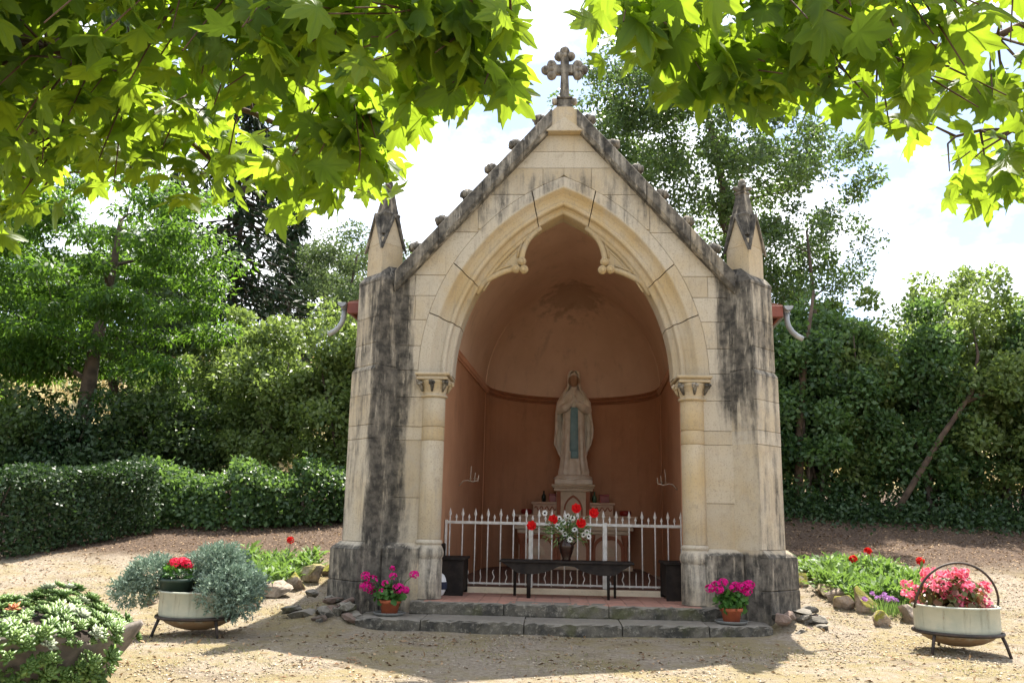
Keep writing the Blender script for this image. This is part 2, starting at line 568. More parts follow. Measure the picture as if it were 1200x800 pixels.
M['altar_red'] = nmat('red brown altar paint', (.38, .15, .085), (.32, .12, .065), 6, .8, .1)
M['terracotta'] = nmat('terracotta pot', (.42, .11, .045), (.32, .08, .035), 9, .8, .15)
M['saucer'] = nmat('grey plastic saucer', (.20, .20, .19), (.15, .15, .14), 9, .6, .1)
M['green_pot'] = nmat('dark green plastic', (.035, .06, .045), (.028, .048, .036), 9, .45, .05)
M['vase'] = nmat('brown glazed vase', (.030, .012, .008), (.016, .007, .005), 7, .25, .1)
M['soil'] = nmat('potting soil', (.05, .035, .025), (.03, .02, .015), 20, .95, .8)
M['red_glass'] = nmat('red votive', (.30, .03, .02), (.2, .02, .015), 6, .35, .05)
M['dark_glass'] = nmat('dark bottle', (.02, .03, .02), (.012, .018, .012), 6, .2, .05)
M['green_glass'] = nmat('green bottle', (.08, .16, .09), (.05, .11, .06), 6, .25, .05)
M['white_cloth'] = nmat('white cloth', (.75, .75, .74), (.62, .62, .62), 12, .9, .2)
M['navy'] = nmat('navy cloth', (.02, .025, .05), (.015, .018, .035), 12, .9, .2)
def enamel(name, a, b, rust):
    t = NT(name)
    p = t.ocoord(); z = t.n('SeparateXYZ', {0: p}).outputs[2]
    n1 = t.noise(p, 4, 6); n2 = t.noise(p, 16, 6, .7)
    st = t.noise(p, 5, 7, .65, (3.0, 3.0, .35))
    col = t.mix(t.ss(n1, .35, .65), a, b)
    col = t.mix(t.math('MULTIPLY', t.ss(st, .50, .68), .55), col, tuple(x * .55 for x in b))          # water streaks
    k = t.ss(t.math('ADD', t.math('MULTIPLY', t.ss(z, .26, .08), .60), t.math('MULTIPLY', n2, .75)), .56, .92)
    col = t.mix(k, col, rust)
    col = t.mix(t.math('MULTIPLY', t.ss(t.math('ADD', st, t.math('MULTIPLY', n2, .5)), .86, .98), .7), col, rust)
    col = t.mix(t.ss(n2, .69, .73), col, (.08, .04, .02))
    return t.done(t.princ(col, .65, t.bump(n2, .35, .01), 0, .3))
M['cauldron'] = enamel('old painted cauldron', (.50, .49, .39), (.38, .40, .33), (.30, .19, .10))

M['bark'] = nmat('bark', (.10, .075, .055), (.05, .038, .03), 6, .95, .7, dist=.03)
M['bark_pale'] = nmat('reddish twig bark', (.13, .075, .045), (.07, .045, .03), 8, .9, .4)
M['leaf_plane'] = leafmat('plane leaf', (.028, .062, .012), (.052, .100, .018), (.45, .64, .035), .43, .5, .22, vein=True)
M['leaf_hedge'] = leafmat('hedge leaf', (.016, .042, .016), (.052, .090, .032), (.07, .14, .03), .2, .45, .32)
M['leaf_laurel'] = leafmat('glossy shrub leaf', (.026, .064, .024), (.090, .155, .055), (.22, .38, .07), .32, .42, .38)
M['leaf_light'] = leafmat('light shrub leaf', (.060, .105, .030), (.15, .20, .065), (.30, .42, .08), .36, .45, .4)
M['leaf_oak'] = leafmat('oak leaf', (.030, .058, .020), (.072, .115, .038), (.17, .28, .05), .32, .45, .4)
M['leaf_robinia'] = leafmat('robinia leaf', (.028, .070, .016), (.065, .135, .025), (.20, .38, .035), .40, .5, .3)
M['leaf_fir'] = leafmat('fir needles', (.010, .024, .010), (.022, .042, .016), (.03, .06, .02), .12, .6, .2)
M['leaf_far'] = leafmat('far tree leaf', (.05, .085, .04), (.10, .14, .06), (.18, .26, .08), .3, .6, .2)
M['juniper'] = leafmat('juniper', (.13, .205, .15), (.38, .46, .36), (.16, .24, .17), .18, .7, .2)
M['leaf_green'] = leafmat('garden leaf', (.09, .16, .05), (.22, .31, .12), (.25, .42, .07), .3, .5, .3)
M['leaf_geranium'] = leafmat('geranium leaf', (.035, .11, .02), (.08, .18, .035), (.14, .34, .04), .3, .5, .3)
M['leaf_begonia'] = leafmat('begonia leaf', (.13, .035, .02), (.10, .15, .035), (.28, .12, .05), .3, .4, .4)
M['magenta'] = leafmat('magenta petals', (.62, .005, .20), (.75, .015, .30), (.8, .02, .3), .3, .6, .2)
M['red'] = leafmat('red petals', (.60, .008, .01), (.75, .02, .02), (.8, .03, .02), .25, .6, .2)
M['crimson'] = leafmat('crimson petals', (.62, .01, .05), (.78, .03, .10), (.8, .03, .08), .25, .6, .2)
M['pink'] = leafmat('pink petals', (.75, .03, .13), (.92, .32, .42), (.9, .28, .36), .35, .6, .2)
M['white_petal'] = leafmat('white petals', (.75, .74, .70), (.82, .82, .80), (.8, .8, .75), .25, .6, .2)
M['lilac'] = leafmat('lilac petals', (.42, .18, .50), (.60, .30, .62), (.6, .3, .6), .3, .6, .2)
M['yellow'] = leafmat('flower centre', (.55, .38, .03), (.6, .42, .04), (.5, .4, .03), .1, .7, .2)
M['succulent'] = leafmat('succulent leaf', (.065, .13, .022), (.17, .26, .06), (.22, .36, .08), .12, .45, .45)
M['succulent_pale'] = leafmat('pale succulent leaf', (.20, .25, .13), (.32, .35, .24), (.3, .4, .2), .1, .5, .4)
M['litter'] = leafmat('dry leaf litter', (.17, .095, .05), (.42, .30, .18), (.2, .12, .05), .1, .8, .2)
M['gravel'] = leafmat('gravel chips', (.20, .16, .115), (.54, .46, .355), (.1, .1, .1), .0, .9, .2)
M['grass'] = leafmat('grass blade', (.16, .19, .05), (.36, .33, .11), (.3, .34, .08), .3, .6, .2)
M['dry_grass'] = leafmat('dry grass blade', (.42, .33, .16), (.58, .47, .25), (.4, .32, .14), .3, .7, .2)

def ground_mat():
    t = NT('sandy mossy ground')
    p = t.pos()
    x, y, z = t.n('SeparateXYZ', {0: p}).outputs
    n1 = t.noise(p, .8, 6, .6); n2 = t.noise(p, 4.5, 7, .65); n3 = t.noise(p, 26, 5, .7); n4 = t.noise(p, 90, 3, .6)
    sand = t.mix(t.ss(n3, .35, .65), (.29, .235, .175), (.46, .39, .30))
    sand = t.mix(t.math('MULTIPLY', t.ss(n4, .58, .72), .6), sand, (.15, .11, .08))
    moss = t.mix(n3, (.36, .285, .125), (.28, .23, .11))
    moss = t.mix(t.math('MULTIPLY', t.ss(n4, .55, .7), .55), moss, (.17, .13, .05))
    mf = t.math('ADD', t.math('MULTIPLY', n1, .9), t.math('MULTIPLY', n2, .55))
    col = t.mix(t.math('MULTIPLY', t.ss(mf, .60, .86), .82), sand, moss)
    n5 = t.noise(p, 1.9, 6, .65)
    col = t.mix(t.math('MULTIPLY', t.ss(n5, .54, .70), .62), col, t.mix(n3, (.13, .095, .065), (.25, .19, .14)))
    brown = t.mix(t.ss(n3, .4, .65), (.085, .058, .042), (.20, .14, .10))
    brown = t.mix(t.math('MULTIPLY', t.ss(n4, .6, .7), .6), brown, (.36, .28, .2))
    # litter strip under the hedges and on the bank
    bx = t.math('ADD', y, t.math('MULTIPLY', t.math('SUBTRACT', n1, .5), 2.4))
    bx = t.math('ADD', bx, t.math('MULTIPLY', x, t.math('MULTIPLY', t.ss(x, 0, 1), -.05)))
    bf = t.ss(bx, 2.2, 3.6)
    col = t.mix(bf, col, brown)
    # dry meadow on the hill
    hill = t.mix(t.ss(t.noise(p, .35, 6, .6), .35, .7), (.50, .40, .22), (.30, .30, .12))
    col = t.mix(t.ss(y, 14, 18), col, hill)
    h = t.math('ADD', t.math('ADD', n2, n3), t.math('MULTIPLY', n4, .6))
    return t.done(t.princ(col, .95, t.bump(h, 1.0, .05), 0, .15))
M['ground'] = ground_mat()

# ------------------------------------------------------------------ ground sheet
def build_ground():
    xs = sorted(set([-160, -110, -80, -60, -45, -35, -28, -22, -18, -15, -13] + [round(-12 + .22 * i, 3) for i in range(int(24 / .22) + 1)]
                    + [13, 15, 18, 22, 28, 35, 45, 60, 80, 110, 160]))
    ys = sorted(set([-60, -40, -25, -16, -12, -10] + [round(-9.5 + .2 * i, 3) for i in range(int(22 / .2) + 1)]
                    + [14, 15.5, 17, 19, 21, 24, 27, 30, 34, 38, 42, 46, 50, 54, 58, 64, 72, 85, 100, 130, 180, 260]))
    nx, ny = len(xs), len(ys)
    V = np.array([(x, y, 0) for y in ys for x in xs], float)
    for i in range(len(V)):
        x, y = V[i, 0], V[i, 1]
        z = ground_z(x, y)
        if abs(x - .04 * y) < 2.25 and -.6 < y < 7.6:          # dug out under the chapel floor
            z = min(z, 0.02)
        V[i, 2] = z
    idx = np.arange(nx * ny).reshape(ny, nx)
    F = np.stack([idx[:-1, :-1], idx[:-1, 1:], idx[1:, 1:], idx[1:, :-1]], -1).reshape(-1, 4)
    me = np_mesh('ground', V, F, smooth=True)
    o = obj('ground', me, M['ground'])
    o['kind'] = 'structure'
build_ground()

# ================================================================== chapel
SK = 0.047                                   # the interior axis runs slightly to the right
chapel = thing('chapel', 'small gabled limestone wayside chapel with pointed arch and soot-stained buttresses', 'chapel', (0, 0, 0))
ARC_R, ARC_C, ARC_Z = 2.283, 0.963, 2.82     # two-centred arch: radius, centre offset, springing height
R_OUT = 2.68
COP_IN, COP_OUT, COP_S = 6.11, 6.36, 1.13    # raking coping lines z = c - s|x|
WX = 1.99                                    # half width of the wall between the buttresses

def x_arch(z, r=R_OUT):                      # half width of the arch outline at height z
    if z <= 2.78:
        return 1.615
    if z <= ARC_Z:
        return r - ARC_C
    q = r * r - (z - ARC_Z) ** 2
    if q <= 0:
        return 0.0
    return max(0.0, math.sqrt(q) - ARC_C)
Z_APEX = ARC_Z + math.sqrt(R_OUT ** 2 - ARC_C ** 2)

def strip(mb, side, z0, z1, xi, xo, y0, y1, cham=0.0035, gap=0.0016):
    """wall piece on one side: inner bound max(xi, arch) outer bound min(xo, coping line)"""
    z0 += gap; z1 -= gap
    n = max(2, int((z1 - z0) / .04) + 1)
    fr, bk = [], []
    rows = []
    for i in range(n):
        z = z0 + (z1 - z0) * i / (n - 1)
        a = max(xi + gap, x_arch(z) + gap if z < Z_APEX else xi + gap)
        b = min(xo - gap, (COP_IN - z) / COP_S)
        if b - a < 0.004:
            continue
        rows.append((z, a, b))
    if len(rows) < 2:
        return False
    m = len(rows)
    vs, fs = [], []
    for i, (z, a, b) in enumerate(rows):
        zf = z + (cham if i == 0 else (-cham if i == m - 1 else 0))
        c = min(cham, (b - a) * .4)
        pts = [(a, y1, z), (a, y0 + cham, z), (a + c, y0, zf), (b - c, y0, zf), (b, y0 + cham, z), (b, y1, z)]
        vs += [(side * p[0], p[1], p[2]) for p in pts]
    for i in range(m - 1):
        for k in range(5):
            a = i * 6 + k
            fs.append((a, a + 1, a + 7, a + 6))
        fs.append((i * 6 + 5, i * 6, i * 6 + 6, i * 6 + 11))
    fs.append((0, 1, 2, 3, 4, 5)); o = (m - 1) * 6
    fs.append((o + 5, o + 4, o + 3, o + 2, o + 1, o))
    mb.add(vs, fs)
    return True

# mortar core of the front wall
mb = MB()
for s in (-1, 1):
    strip(mb, s, .10, 6.10, 0.0, WX + .3, .012, .45, .001, 0.0)
front_wall = obj('front_wall', mb, M['stone'], chapel)
courses = [(.10, .47), (.47, .86), (.86, 1.37), (1.37, 2.03), (2.03, 2.19), (2.19, 2.54), (2.54, 2.86), (2.86, 3.16), (3.16, 3.48),
           (3.48, 3.78), (3.78, 4.04), (4.04, 4.59), (4.59, 5.08), (5.08, 5.43), (5.43, 5.65), (5.65, 5.87)]
rs = random.Random(3)
for ci, (z0, z1) in enumerate(courses):
    for s in (-1, 1):
        xe = x_arch((z0 + z1) / 2)
        xmax = min(WX, (COP_IN - z0) / COP_S)
        cuts = [0.0, WX]
        if z0 > 3.1 and z0 < 4.0:
            cuts = [0.0, xe + (xmax - xe) * (.48 if (ci + (s > 0)) % 2 else .62), WX]
        elif 4.0 <= z0 < 5.0:
            cuts = [0.0, 3.0] if ci % 2 else [0.0, xe + (xmax - xe) * .45, 3.0]
        elif 5.0 <= z0 < 5.43:
            cuts = [0.0, .26 if s < 0 else .34, 3.0]
        elif z0 >= 5.43:
            cuts = [0.0, 3.0] if s < 0 else None
        if cuts is None:
            continue
        for a, b in zip(cuts[:-1], cuts[1:]):
            mb = MB()
            y0 = -rs.uniform(0.0, .006)
            if z0 >= 5.43:
                ok = False
                zz = [z0 + .003, z1 - .003]
                w0, w1 = (COP_IN - zz[0]) / COP_S, (COP_IN - zz[1]) / COP_S
                mb.prism([(-w0, zz[0]), (w0, zz[0]), (w1, zz[1]), (-w1, zz[1])], y0, .12)
                ok = True
            else:
                ok = strip(mb, s, z0, z1, a, b, y0, .12)
            if ok:
                obj('stone_block', mb, M['stone'], front_wall)
# apex block
mb = MB()
w0 = (COP_IN - 5.873) / COP_S
mb.prism([(-w0 - .14, 5.873), (w0 + .14, 5.873), (.16, 6.14), (.10, 6.20), (-.10, 6.20), (-.16, 6.14)], -.115, .40)
obj('apex_stone', mb, M['stone_column'], front_wall)
mb = MB()
mb.prism([(-w0 - .02, 5.88), (w0 + .02, 5.88), (.0, 6.06)], -.121, -.05)
obj('apex_panel', mb, M['stone_arch'], front_wall)

# arch voussoirs with moulded profile
PROF = [(2.6785, .12), (2.6785, 0.000), (2.676, -.003), (2.56, -.003), (2.545, .004), (2.525, .03), (2.50, .062), (2.465, .085), (2.425, .088),
        (2.415, .072), (2.395, .060), (2.370, .066), (2.358, .085), (2.352, .13), (2.33, .15), (2.300, .152), (2.287, .165), (2.283, .19),
        (2.283, .46), (2.6785, .46)]
def arc_pt(s, r, y, t):
    te = math.acos(-ARC_C / r)
    th = PI - t * (PI - te)
    return (s * -(ARC_C + r * math.cos(th)), y, ARC_Z + r * math.sin(th))
def vous(mb, s, t0, t1, n):
    m = len(PROF)
    vs, fs = [], []
    for i in range(n + 1):
        t = t0 + (t1 - t0) * i / n
        vs += [arc_pt(s, r, y, t) for r, y in PROF]
    for i in range(n):
        for k in range(m):
            a = i * m + k; b = i * m + (k + 1) % m
            fs.append((a, b, b + m, a + m))
    fs.append(tuple(range(m))); fs.append(tuple(range(n * m, n * m + m)))
    mb.add(vs, fs)
arch_core = None
TJ = [0.0, .235, .448, .864]
for s in (-1, 1):
    for a, b in zip(TJ[:-1], TJ[1:]):
        mb = MB(); vous(mb, s, a + .002, b - .0022, max(4, int((b - a) * 34)))
        obj('voussoir', mb, M['stone_arch'] if a > .4 else M['stone'], front_wall)
mb = MB(); vous(mb, -1, .864 + .0022, 1.0, 6); vous(mb, 1, .864 + .0022, 1.0, 6)
obj('voussoir', mb, M['stone_arch'], front_wall)

# cusps with trefoil knobs
LOW = [(-1.075, 3.93), (-1.03, 3.975), (-.96, 4.025), (-.88, 4.075), (-.80, 4.118), (-.71, 4.155), (-.63, 4.178), (-.56, 4.186)]
UPP = [(-.525, 4.235), (-.515, 4.32), (-.50, 4.41), (-.475, 4.49), (-.435, 4.57), (-.385, 4.635), (-.33, 4.69), (-.285, 4.725)]
def arc_xz(r, x):
    return ARC_Z + math.sqrt(r * r - (x - ARC_C) ** 2)
for s in (-1, 1):
    f = -s
    top = [(x, arc_xz(2.30, x)) for x in np.linspace(-.285, -1.075, 12)]
    poly = LOW + UPP + top
    mb = MB(); mb.prism([(x * f, z) for x, z in poly], .215, .33)
    cu = obj('cusp', mb, M['stone_arch'], front_wall)
    mb = MB()
    for path in (LOW, UPP):
        off = [(x * f, .205, z) for x, z in path]
        mb.tube(off, .036, 8)
        k = .055 if path is LOW else .05
        off = [((x + (-.015 if path is LOW else -k)) * f, .213, z + (k if path is LOW else .015)) for x, z in path[1:-1]]
        mb.tube(off, .016, 6)
    mb.tube([((x) * f, .205, arc_xz(2.275, x)) for x in np.linspace(-1.06, -.29, 12)], .03, 8)
    mb.tube([(x * f, .215, arc_xz(2.225, x)) for x in np.linspace(-.98, -.40, 10)], .014, 6)
    obj('rim', mb, M['stone_arch'], cu)
    for dx, dz in ((.035, .068), (-.035, -.028), (.062, -.035)):
        mb = MB(); c = (f * (-.545 + dx), .175, 4.205 + dz)
        mb.ball(c, .056, 14, 10)
        mb.tube([(c[0] + .028 * math.cos(a), c[1] - .052, c[2] + .028 * math.sin(a)) for a in np.linspace(0, 2 * PI, 13)], .005, 5)
        obj('knob', mb, M['stone_column'], cu)

# columns with capitals and moulded bases
for s in (-1, 1):
    cx = s * 1.515
    mb = MB()
    mb.lathe([(.130, .86), (.128, .9), (.125, 2.53)], (cx, .045, 0), 28)
    col = obj('column', mb, M['stone_column'], chapel)
    for z0, z1 in ((.905, 2.03), (2.03, 2.19), (2.19, 2.535)):
        mb = MB()
        mb.lathe([(.12, z0 + .002), (.132, z0 + .005), (.136, z0 + .012), (.135, z1 - .01), (.131, z1 - .004), (.12, z1 - .002)], (cx, .045, 0), 28)
        obj('shaft_drum', mb, M['stone_column'], col)
    # capital
    mb = MB()
    mb.lathe([(.125, 2.53), (.155, 2.537), (.163, 2.55), (.155, 2.563), (.137, 2.572), (.14, 2.60), (.15, 2.65), (.18, 2.705), (.195, 2.73), (.12, 2.735)], (cx, .045, 0), 28)
    cap = obj('capital', mb, M['stone_column'], col)
    ca = s * 1.525
    mb = MB()
    mb.box(ca - .185, ca + .185, -.145, .45, 2.735, 2.765, .008)
    mb.box(ca - .170, ca + .170, -.130, .45, 2.763, 2.785, .006)
    mb.box(ca - .205, ca + .205, -.160, .45, 2.783, 2.818, .010)
    obj('abacus', mb, M['stone_column'], cap)
    for dx, dy in ((-.155, -.10), (0, -.145), (.155, -.10), (-s * .205, .05)):
        mb = MB(); c = (ca + dx, .0 + dy, 2.70)
        for q in range(5):
            aa = q * 1.257 + dx * 9
            mb.ball((c[0] + .020 * math.cos(aa), c[1] + .016 * math.sin(aa * 1.7), c[2] + .018 * math.sin(aa)), (.022, .022, .02), 8, 6, .15, rs)
        mb.tube([(c[0], c[1] + .01, c[2]), (c[0] - dx * .12, c[1] + .03, c[2] - .05), (c[0] - dx * .25, c[1] + .05, c[2] - .10)], [.026, .022, .012], 7)
        obj('crocket_leaf', mb, M['stone_dark'] if dy < -.05 else M['stone_column'], cap)
    # base
    mb = MB()
    mb.lathe([(.125, .91), (.152, .895), (.160, .875), (.152, .858), (.142, .852), (.152, .835), (.170, .80), (.178, .765), (.176, .73), (.163, .705), (.158, .695),
              (.163, .685), (.165, .26)], (cx, .045, 0), 28)
    obj('base', mb, M['stone'], col)

# ---- buttresses set diagonally at the corners
def bpoly(s, w, p, cx=1.97, cy=.0):
    """plan of a diagonal buttress: w = width of end face, p = projection"""
    d = Vector((1, -1)).normalized(); t = Vector((1, 1)).normalized()
    a = Vector((cx, cy))
    a0 = a - t * 0.0
    pts = [a0 - d * .35 - t * .02, a0 + d * p, a0 + d * p + t * w, a0 + t * w - d * .45]
    return [(s * q.x, q.y) for q in pts]
def chamf(mb, s, w, p, z0, z1, c=.006):
    A = bpoly(s, w - 2 * c, p - c, 1.97 + c * .7, c * .7); B = bpoly(s, w, p)
    mb.plan(A, z0, z0 + c, B, False); mb.plan(B, z0 + c, z1 - c, None, False); mb.plan(B, z1 - c, z1, A, False)
    mb.plan(A, z0, z1)
for s in (-1, 1):
    mb = MB(); mb.plan(bpoly(s, .45, .29), .02, 3.94)
    bt = obj('buttress', mb, M['stone'], chapel)
    for z0, z1 in ((.87, 2.03), (2.03, 2.19), (2.19, 2.54), (2.54, 2.83)):
        mb = MB(); chamf(mb, s, .485, .318 + rs.uniform(0, .004), z0 + .0018, z1 - .0018, .004)
        obj('stone_block', mb, M['stone'], bt)
    mb = MB(); mb.plan(bpoly(s, .485, .318), 2.83, 2.845, bpoly(s, .485, .318)); mb.plan(bpoly(s, .485, .318), 2.845, 2.90, bpoly(s, .455, .29))
    obj('weathering', mb, M['stone_pin'], bt)
    for z0, z1 in ((2.90, 3.16), (3.16, 3.48), (3.48, 3.92)):
        mb = MB(); chamf(mb, s, .462, .296 + rs.uniform(0, .004), z0 + .0018, z1 - .0018, .004)
        obj('stone_block', mb, M['stone'], bt)
    # sloped cap under the pinnacle
    mb = MB()
    P0, P1, P2 = bpoly(s, .47, .30), bpoly(s, .42, .24, 1.99, .02), bpoly(s, .30, .10, 2.05, .06)
    mb.plan(P0, 3.922, 3.955, P0); mb.plan(P0, 3.955, 4.04, P1, False); mb.plan(P1, 4.04, 4.15, P2)
    obj('cap_stone', mb, M['stone_dark'], bt)
    # plinth
    for z0, z1, e in ((.02, .44, .004), (.44, .79, 0.0)):
        mb = MB(); chamf(mb, s, .60 + e, .40 + e, z0 + .002, z1 - .002, .008)
        obj('plinth_block', mb, M['stone'], bt)
    mb = MB(); mb.plan(bpoly(s, .60, .40), .79, .868, bpoly(s, .50, .33))
    obj('plinth_top', mb, M['stone'], bt)
    # wall plinth between column base and buttress
    mb = MB(); mb.box(s * 1.60 if s > 0 else -2.02, 2.02 if s > 0 else -1.60, -.10, .1, .05, .80, .006)
    mb.prism([(s * 1.60, .80), (s * 2.02, .80), (s * 2.02, .801), (s * 1.60, .801)], -.10, .1)
    obj('plinth_block', mb, M['stone'], bt)
    mb = MB(); mb.add([(s * 1.60, -.10, .80), (s * 2.02, -.10, .80), (s * 2.02, .0, .868), (s * 1.60, .0, .868), (s * 1.60, .05, .80), (s * 2.02, .05, .80)],
                      [(0, 1, 2, 3), (3, 2, 5, 4), (0, 3, 4), (1, 5, 2)])
    obj('plinth_top', mb, M['stone'], bt)

    # pinnacle: square shaft on the diagonal, gablet on each face, spire and finial
    pc = Vector((s * 2.205, .115))
    rot = Matrix.Translation((pc.x, pc.y, 0)) @ Matrix.Rotation(R(45), 4, 'Z')
    h = .155
    mb = MB(); mb.box(-h, h, -h, h, 4.02, 4.50, .006, rot)
    pn = obj('pinnacle', mb, M['stone_clean'], chapel)
    for k in range(4):
        rk = rot @ Matrix.Rotation(PI / 2 * k, 4, 'Z')
        m2 = MB()      # gablet: pointed panel with little roof slopes
        vs = [(-h, -h - .004, 4.42), (h, -h - .004, 4.42), (0, -h - .004, 4.78), (-h, 0, 4.42), (h, 0, 4.42), (0, 0, 4.78)]
        m2.add([tuple(rk @ Vector(v)) for v in vs], [(0, 1, 2), (3, 5, 4), (0, 2, 5, 3), (1, 4, 5, 2), (0, 3, 4, 1)])
        gb = obj('gablet', m2, M['stone_clean'], pn)
        m3 = MB()
        for q in (-1, 1):
            up = [(q * (h + .035), -h - .035, 4.335), (0, -h - .035, 4.835), (0, 0, 4.835)]
            dn = [(q * (h + .010), -h - .035, 4.335), (0, -h - .035, 4.785), (0, 0, 4.785)]
            m3.add([tuple(rk @ Vector(v)) for v in up + dn], [(0, 1, 2), (5, 4, 3), (0, 3, 4, 1), (1, 4, 5, 2), (0, 2, 5, 3)])
        obj('gablet_slope', m3, M['stone_dark'], gb)
    m2 = MB()
    lv = [(.15, 4.55), (.125, 4.72), (.112, 4.80), (.118, 4.84), (.098, 4.86), (.075, 5.00), (.058, 5.12), (.07, 5.13), (.07, 5.15), (.05, 5.16)]
    for (r0, z0), (r1, z1) in zip(lv[:-1], lv[1:]):
        q0 = [tuple((rot @ Vector((a * r0, b * r0, 0))).xy) for a, b in ((-1, -1), (1, -1), (1, 1), (-1, 1))]
        q1 = [tuple((rot @ Vector((a * r1, b * r1, 0))).xy) for a, b in ((-1, -1), (1, -1), (1, 1), (-1, 1))]
        m2.plan(q0, z0, z1, q1)
    obj('spire', m2, M['stone_pin'], pn)
    m2 = MB()
    m2.ball((pc.x, pc.y, 5.25), (.052, .052, .085), 12, 9, .06, rs)
    for k in range(4):
        a = PI / 2 * k
        d = Vector((math.cos(a), math.sin(a), 0))
        b0 = Vector((pc.x, pc.y, 5.16))
        m2.tube([b0, b0 + d * .055 + Vector((0, 0, .04)), b0 + d * .10 + Vector((0, 0, .055)), b0 + d * .125 + Vector((0, 0, .04))], [.04, .035, .022, .008], 7)
    obj('finial', m2, M['stone_pin'], pn)

# ---- raking coping, crockets, cross
for s in (-1, 1):
    xs = [.15, .50, 1.00, 1.52, 2.03]
    for a, b in zip(xs[:-1], xs[1:]):
        a += .003; b -= .003
        mb = MB()
        sec = [(COP_IN - .012, -.10), (COP_IN + .05, -.135), (COP_OUT - .02, -.135), (COP_OUT, -.105), (COP_OUT + .02, .18), (COP_OUT - .05, .42), (COP_IN - .012, .42)]
        vs = [(s * x, y, c - COP_S * x) for x in (a, b) for c, y in sec]
        n = len(sec)
        mb.add(vs, [(i, (i + 1) % n, (i + 1) % n + n, i + n) for i in range(n)] + [tuple(range(n)), tuple(range(2 * n - 1, n - 1, -1))])
        obj('coping_stone', mb, M['stone_dark'], front_wall)
    for x in (.31, .61, .90, 1.20, 1.505, 1.815):
        c = Vector((s * x, .06, COP_OUT - COP_S * x + .085))
        mb = MB()
        mb.tube([c - Vector((s * .05, 0, .12)), c], [.055, .06], 8)
        for k in range(6):
            a = 2 * PI * k / 6 + x
            mb.ball(c + Vector((.055 * math.cos(a), .055 * math.sin(a), .010)), (.045, .045, .052), 8, 6, .2, rs)
        mb.ball(c + Vector((0, 0, .035)), .056, 9, 7, .18, rs)
        obj('crocket', mb, M['stone_dark'], front_wall)
cr = MB()
cr.box(-.10, .10, -.10, .10, 6.19, 6.24, .01); cr.box(-.085, .085, -.085, .085, 6.24, 6.33, .012); cr.box(-.10, .10, -.1, .1, 6.33, 6.36, .01)
cr.plan([(-.062, -.05), (.062, -.05), (.062, .05), (-.062, .05)], 6.36, 6.72, [(-.045, -.045), (.045, -.045), (.045, .045), (-.045, .045)])
cr.box(-.16, .16, -.045, .045, 6.70, 6.83, .015); cr.box(-.055, .055, -.046, .046, 6.69, 6.95, .015)
cross = obj('gable_cross', cr, M['stone_dark'], chapel)
for cxx, czz, d in ((0, 6.955, (0, 1)), (-.165, 6.765, (-1, 0)), (.165, 6.765, (1, 0))):
    mb = MB()
    for a in (-90, 0, 90):
        ang = math.atan2(d[1], d[0]) + R(a)
        mb.ball((cxx + .072 * math.cos(ang), 0, czz + .072 * math.sin(ang)), (.064, .062, .064), 10, 8, .06, rs)
    mb.ball((cxx, 0, czz), (.05, .065, .05), 10, 8)
    obj('trefoil_end', mb, M['stone_dark'], cross)
for q in (-1, 1):
    mb = MB(); mb.ball((q * .12, -.05, 6.30), (.045, .05, .05), 9, 7, .15, rs)
    obj('crocket', mb, M['stone_pin'], cross)

# ---- body: side walls, back wall, roof
mb = MB()
for s in (-1, 1):
    x0, x1 = (1.95, 2.42) if s > 0 else (-2.42, -1.95)
    mb.box(x0, x1, .30, 7.3, .0, 3.74)
mb.prism([(-2.42, 0), (2.42, 0), (2.42, 3.74), (1.9, 3.88), (0, 5.9), (-1.9, 3.88), (-2.42, 3.74)], 6.9, 7.3)
mb.v = [(x + SK * max(0, y), y, z) for x, y, z in mb.v]
obj('side_walls', mb, M['stone'], chapel)
mb = MB()
for s in (-1, 1):
    pr = [(0, 5.99), (1.92, 3.94), (2.70, 3.80), (2.70, 3.74), (1.90, 3.87), (0, 5.90)]
    mb.prism([(s * a, b) for a, b in pr], .38, 7.5)
mb.v = [(x + SK * (y - .38), y, z) for x, y, z in mb.v]
roof = obj('roof', mb, M['roof'], chapel)
for s in (-1, 1):
    mb = MB(); mb.box(min(s * 2.50, s * 2.70), max(s * 2.50, s * 2.70), .34, .42, 3.64, 3.78, .004)
    mb.box(min(s * 2.675, s * 2.70), max(s * 2.675, s * 2.70), .40, 7.4, 3.66, 3.80)
    mb.v = [(x + SK * (y - .38), y, z) for x, y, z in mb.v]
    fa = obj('fascia', mb, M['fascia'], roof)
    mb = MB()
    n = 10
    pts = []
    for k in range(n + 1):
        a = PI * k / n
        pts.append((s * (2.762 - .06 * math.cos(a)), 3.77 - .06 * math.sin(a)))
    inn = [(s * (2.762 - .056 * math.cos(PI * k / n)), 3.77 - .056 * math.sin(PI * k / n)) for k in range(n, -1, -1)]
    mb.prism(pts + inn, .30, 7.4)
    mb.prism(pts, .30, .304)
    mb.v = [(x + SK * (y - .38), y, z) for x, y, z in mb.v]
    gt = obj('gutter', mb, M['zinc'], roof)
    mb = MB()
    mb.tube([(s * 2.76, .42, 3.73), (s * 2.76, .42, 3.62), (s * 2.775, .42, 3.54), (s * 2.82, .43, 3.47), (s * 2.88, .44, 3.42), (s * 2.95, .45, 3.385)], .033, 14)
    mb.lathe([(.043, 0), (.043, .03)], (s * 2.76, .42, 3.70), 14)
    obj('pipe_elbow', mb, M['zinc'], gt)
